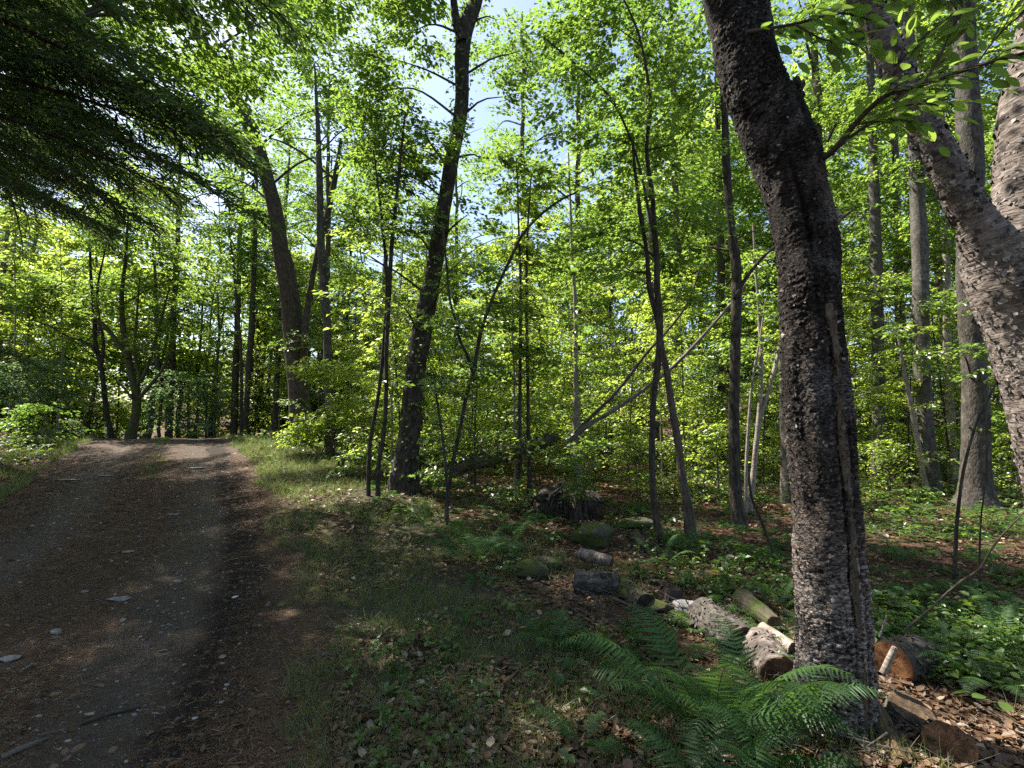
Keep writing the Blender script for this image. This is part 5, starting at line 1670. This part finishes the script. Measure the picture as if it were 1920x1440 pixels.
def split_piece(label, a, b, w, t, mat, seed):
    a, b = np.array(a), np.array(b)
    rng = np.random.default_rng(seed)
    D = nrm(b - a); S = nrm(np.cross(D, [0, 0, 1.0])); N = np.cross(S, D)
    mb = MB(); rows = []
    m = 16
    for k in range(m + 1):
        f = k / m; c = a + (b - a) * f
        ww = w * (.75 + .25 * math.sin(math.pi * min(1, f * 1.4))) * (1 + rng.normal(0, .05)); tt = t * (1 + rng.normal(0, .08))
        rows.append([c - S * ww, c - S * ww * .3 + N * tt * .8, c + S * ww * .4 + N * tt, c + S * ww, c + S * ww * .5 - N * tt * .7, c - S * ww * .6 - N * tt * .7])
    V = np.array(rows).reshape(-1, 3)
    i = np.arange(m)[:, None] * 6 + np.arange(6)[None]; j = np.arange(m)[:, None] * 6 + (np.arange(6)[None] + 1) % 6
    mid = (a + b) / 2
    bk = np.stack([(V - a) @ S * .2, (V - a) @ N, (V - a) @ D * .12], 1)
    mb.add(V - mid, np.stack([i, j, j + 6, i + 6], -1).reshape(-1, 4), 0, False, bk)
    mb.add(np.array(rows[0]) - mid, [[5, 4, 3, 2, 1, 0]], 0); mb.add(np.array(rows[-1]) - mid, [[0, 1, 2, 3, 4, 5]], 0)
    return tag(link('split_wood', mb.mesh('split_wood', [mat]), None, mid), label, 'firewood')


split_piece('pale split slab of wood leaning at the root of the big trunk', gp(1640, 1345, .07), gp(1690, 1440, .02), .045, .02, WOOD_YELLOW, 2)
split_piece('thin pale splinter of wood standing up beside the fat dark log', gp(1300, 1132, .02), gp(1325, 1118, .10), .016, .006, WOOD_YELLOW, 3)


def stick(label, pts, mat=BARK_DEAD, cat='stick', name='stick', seed=0, n=8, rough=.001):
    """pts: (u, v, width px, height above ground)"""
    p = []
    for u, v, w, h in pts:
        q = gp(u, v)
        p.append([q[0], q[1], q[2] + h, W(w, v, q[1]) / 2])
    mid = np.array(p[0][:3])
    mb = MB(); tube(mb, p, n, .03, rough, 30, seed=seed, caps=True, wob=.006)
    me = mb.mesh(name, [mat]); me.transform(Matrix.Translation(-Vector(mid)))
    return tag(link(name, me, None, mid), label, cat)


def air_stick(label, pts, Y, mat=BARK_DEAD, cat='stick', name='stick', seed=0):
    p = [[*P(u, v, y), W(w, v, y) / 2] for (u, v, w), y in zip(pts, Y)]
    mid = np.array(p[0][:3]); mb = MB(); tube(mb, p, 7, .03, .001, 30, seed=seed, caps=True, wob=.008)
    me = mb.mesh(name, [mat]); me.transform(Matrix.Translation(-Vector(mid)))
    return tag(link(name, me, None, mid), label, cat)


stick('dark thin stick lying on the lane, nearer the middle', [(150, 1362, 6, .008), (200, 1345, 8, .012), (262, 1330, 6, .01)], TWIG, seed=1)
stick('weathered stick lying in the lowest left corner of the lane', [(5, 1424, 9, .008), (50, 1405, 11, .014), (90, 1390, 7, .01)], BARK_DEAD, seed=2)
stick('short twig lying on the brown needles near the far left rut', [(38, 1262, 4, .006), (62, 1248, 5, .01)], BARK_DEAD, seed=3)
stick('dead branch slanting down behind the big fern in front of the trunk', [(1480, 1285, 10, .10), (1530, 1335, 13, .08), (1580, 1380, 14, .05), (1640, 1425, 11, .02)], BARK_DEAD, 'dead branch', 'dead_branch', 4)
stick('thin bare branch lying on the needles beside the row of logs', [(1150, 1130, 4, .03), (1200, 1155, 5, .05), (1260, 1185, 4, .02)], BARK_DEAD, 'dead branch', 'dead_branch', 5)
air_stick('long thin bare branch arching up to the right edge from the orange-ended log', [(1695, 1185, 5), (1745, 1140, 4), (1800, 1090, 4), (1835, 1066, 4), (1865, 1020, 3), (1915, 965, 2)], (3.3, 3.4, 3.5, 3.6, 3.6, 3.6), BARK_BROWN, 'dead branch', 'dead_branch', 6)
air_stick('short pale broken stick leaning on the orange-ended log', [(1655, 1262, 12), (1668, 1235, 12), (1678, 1213, 10)], (3.02, 3.02, 3.02), BARK_PALE, seed=7)
air_stick('white twig standing up behind the orange-ended log', [(1650, 1195, 5), (1657, 1175, 4), (1663, 1155, 4)], (3.5, 3.5, 3.5), BARK_PALE, seed=8)
for lab, pts, Y in (('thin dark bare stem standing in the seedlings at the far right', [(1788, 1090, 8), (1792, 1030, 8), (1797, 965, 7), (1808, 880, 6), (1830, 800, 5), (1880, 690, 4), (1910, 600, 3)], 5.2),
                    ('thin crooked bare shoot near the straight black trunk', [(1452, 1085, 5), (1450, 1050, 6), (1440, 1010, 6), (1428, 975, 6), (1410, 930, 5), (1405, 880, 4)], 5.6),
                    ('thin forked bare shoot standing by the right frame edge', [(1836, 1075, 4), (1838, 1030, 4), (1842, 960, 3), (1852, 880, 3), (1848, 800, 2)], 4.9)):
    p = root_to_ground(px_path(pts, Y)); b0 = np.array(p[1][:3])
    mb = MB(); tube(mb, p, 7, .05, .001, 25, wob=.015)
    rng = np.random.default_rng(int(Y * 10)); cc, _ = hermite(p, .12)
    for q in cc[6::3]:
        d = np.array([rng.normal(0, 1), rng.normal(0, 1), .8]); d = d / np.linalg.norm(d) * rng.uniform(.1, .3)
        sticks(mb, [q[:3]], [q[:3] + d], .0025, .001, 0)
    me = mb.mesh('bare_shoot', [BARK_DARK]); me.transform(Matrix.Translation(-Vector(b0)))
    tag(link('bare_shoot', me, None, b0), lab, 'shoot')


# ================================================================== FERNS
FRONDS = []
for k in range(4):
    r = np.random.default_rng(500 + k); mb = MB()
    fern_frond(mb, (0, 0, 0), 0.0, 1.0, r, 28, (.35, .5, .25, .6)[k], (1.45, 1.15, 1.9, .85)[k], 0, True, .23)
    FRONDS.append(mb.mesh('frond', [FERN_M]))


def fern(label, u, v, size, n, seed, spreadz=(0, 6.28), dz=0.0, group=None, Y=None):
    q = gp(u, v) if Y is None else np.array([P(u, v, Y)[0], Y, 0.0])
    if Y is not None: q[2] = hz(q[0], Y)
    rng = np.random.default_rng(seed)
    root = thing('fern', q, label, 'fern', group)
    for i in range(n):
        a = spreadz[0] + (spreadz[1] - spreadz[0]) * (i + .5 * rng.random()) / n
        o = link('frond', FRONDS[int(rng.integers(0, 4))], root, (.02 * math.cos(a), .02 * math.sin(a), 0))
        s = size * rng.uniform(.75, 1.12)
        o.rotation_euler = (rng.normal(0, .12), rng.normal(0, .10), a); o.scale = (s, s, s)
    return root


fern('big dark green fern in front of the row of cut logs, tallest of its clump', 1335, 1400, .72, 13, 1)
fern('big dark green fern whose fronds spread before the foot of the flaky trunk', 1425, 1420, .64, 12, 2)
fern('low fern with one long frond stretched across the lowest edge of the view', 1330, 1475, .52, 9, 3, Y=2.22)
fern('small fern whose single fronds reach past the foot of the flaky trunk', 1500, 1385, .42, 6, 4, (.0, 3.2))
fern('fern filling the near corner below the dead branch', 1480, 1475, .45, 8, 5, Y=2.2)
fern('tall upright fern standing at the grass edge, left of the moss-covered boulder', 885, 1060, .70, 10, 6)
fern('fern leaning over beside the tall upright one at the grass edge', 950, 1050, .55, 8, 7)
fern('broad fern in the shade before the root heap', 960, 1005, .55, 8, 8)
fern('small yellow-green fern alone in the middle of the grass', 872, 1185, .28, 5, 9)
fern('light green fern with wide fronds at the edge of the needle patch', 1030, 1215, .36, 6, 10)
fern('tiny upright fern in the grass nearest the lane', 765, 1275, .26, 4, 11)
fern('small fern low in the grass near the lowest edge', 1095, 1410, .33, 7, 12)
fern('little fern between the tall upright fern and the needle patch', 900, 1095, .28, 6, 13)
fern('fern in the open floor behind the stump', 1240, 1065, .40, 8, 14)
fern('fern growing next to the split yellow log', 1455, 1150, .34, 7, 15)
fern('pale sunlit fern at the far right, on the slope of seedlings', 1850, 1300, .40, 7, 16)
fern('sunlit fern at the right edge above the seedlings', 1880, 1210, .40, 7, 17)
fern('fern at the foot of the curving dark stem', 1290, 1040, .42, 8, 18)
fern('dim fern behind the big flaky trunk on its right side', 1690, 1050, .45, 8, 19)
fern('dark fern between the tall grass fern and the leaning tree', 800, 1000, .5, 8, 20)


def leafy_plant(label, u, v, L, n, mat, seed, h=.12):
    q = gp(u, v); rng = np.random.default_rng(seed)
    mb = MB(); root = thing('leafy_plant', q, label, 'plant')
    th = rng.uniform(0, 6.28, n); rr = rng.uniform(.2, 1.0, n) * L * 2.0
    top = np.stack([np.cos(th) * rr, np.sin(th) * rr, h * rng.uniform(.5, 1.1, n)], 1)
    st = MB(); sticks(st, np.zeros((n, 3)), top, .0025, .0015, 0); link('stem', st.mesh('stem', [GRASS_M]), root)
    D = np.stack([np.cos(th), np.sin(th), rng.normal(-.1, .2, n)], 1)
    template(mb, BIGLEAF[0], BIGLEAF[1], top, D, np.stack([rng.normal(0, .25, n), rng.normal(0, .25, n), np.ones(n)], 1), L * rng.uniform(.7, 1.2, n), 0, True, wid=1.25)
    link('foliage', mb.mesh('foliage', [mat]), root)
    return root


leafy_plant('small plant with pale yellow-green leaves catching the sun left of the mossy boulder', 1032, 1022, .075, 14, COVER_M, 1, .16)
leafy_plant('low jagged-leaved plant between the grass and the brown needle patch', 1035, 1275, .085, 9, FERN_M, 2, .08)
leafy_plant('broad-leaved dark plant where the grass meets the roots of the leaning tree', 770, 970, .12, 14, FERN_M, 3, .2)
leafy_plant('broad pale leaves at the right edge beside the orange log end', 1900, 1350, .085, 9, COVER_M, 4, .14)
leafy_plant('light green round-leaved plant right of the weathered sawn round', 1850, 1280, .06, 9, COVER_M, 5, .12)
leafy_plant('single leafy shoot in front of the straight black trunk', 1385, 950, .085, 10, COVER_M, 6, .3)

# ================================================================== STONES ON THE LANE
for lab, u, v, r, sc, sd in (
        ('large flat grey stone in the brown needles of the lane', 222, 1125, .075, (1.35, .9, .22), 1),
        ('small grey stone lying left of the large flat one', 160, 1111, .03, (1.2, .9, .4), 2),
        ('flat grey stone at the left frame edge of the lane', 18, 1237, .06, (1.5, .9, .25), 3),
        ('little pale green-grey stone below the large flat one', 230, 1167, .026, (1, .9, .6), 4),
        ('flat grey stone near the right rut, up the lane', 332, 1092, .035, (1.4, .9, .3), 5),
        ('wide flat pale stone set in the far left of the lane', 130, 900, .12, (1.8, .8, .10), 6),
        ('flat pale stone set in the gravel of the right rut', 368, 878, .12, (1.5, .8, .10), 7),
        ('flat stone half sunk between the ruts', 242, 1036, .05, (1.5, .9, .2), 8),
        ('brown rounded stone near the left of the lane', 105, 1190, .035, (1.2, .8, .6), 9),
        ('flat pale stone beside the set one in the far left of the lane', 200, 892, .10, (1.8, .8, .10), 10),
        ('thin flat grey stone in the needles between both ruts', 325, 965, .06, (2.0, .8, .15), 11)):
    boulder(lab, u, v, r, sc, STONE, sd, 'stone', 'stone', 3, .45, .18)


def flat_bit(name, label, cat, u, v, size, ang, mat, tmpl, wid=1.0):
    q = gp(u, v, .012); mb = MB()
    template(mb, tmpl[0], tmpl[1], [[0, 0, 0]], [[math.cos(ang), math.sin(ang), .15]], [[.1, -.3, 1]], size, 0, True, wid=wid)
    tag(link(name, mb.mesh(name, [mat]), None, q), label, cat)


def chip():
    q = gp(441, 1124, .012)
    mb = MB(); v, f = ico(2); v = v * np.array([.030, .011, .010]) * (1 + .2 * fbm(v * 2, 2)[:, None])
    ca, sa = math.cos(.9), math.sin(.9)
    v = np.stack([v[:, 0] * ca - v[:, 1] * sa, v[:, 0] * sa + v[:, 1] * ca, v[:, 2]], 1)
    mb.add(v, f, 0, True)
    tag(link('white_chip', mb.mesh('white_chip', [PALE_LITTER]), None, q), 'small bright white chip lying on the dark rut of the lane', 'chip')


chip()
flat_bit('fallen_leaf', 'single pale green fallen leaf at the right edge of the lane', 'leaf', 518, 1140, .09, .5, COVER_M, BIGLEAF)

# ================================================================== LIGHT
S_AZ = math.radians(-58.0)      # clockwise from +Y
S_EL = math.radians(56.0)
sun_dir = Vector((math.sin(S_AZ) * math.cos(S_EL), math.cos(S_AZ) * math.cos(S_EL), math.sin(S_EL)))
sl = bpy.data.lights.new('sun', 'SUN'); sl.energy = 4.6; sl.angle = math.radians(.53); sl.color = (1.0, .94, .84)
so = bpy.data.objects.new('sun', sl); COL.objects.link(so)
so.rotation_euler = sun_dir.to_track_quat('Z', 'Y').to_euler(); so.location = (-20, 10, 25)
w = bpy.data.worlds.new('World'); scene.world = w; w.use_nodes = True
nt = w.node_tree
sky = nt.nodes.new('ShaderNodeTexSky'); sky.sky_type = 'NISHITA'; sky.sun_disc = False
sky.sun_elevation = S_EL; sky.sun_rotation = S_AZ; sky.air_density = 1.0; sky.dust_density = 1.6; sky.ozone_density = .8
bg = nt.nodes['Background']; bg.inputs[1].default_value = .085
nt.links.new(sky.outputs[0], bg.inputs[0])

scene.view_settings.view_transform = 'Standard'
scene.view_settings.look = 'None'
scene.view_settings.exposure = EXPO
scene.view_settings.gamma = 1.0
c = scene.cycles
c.max_bounces = 9; c.diffuse_bounces = 5; c.glossy_bounces = 2; c.transmission_bounces = 6; c.transparent_max_bounces = 4
c.sample_clamp_indirect = 8.0
c.use_denoising = False
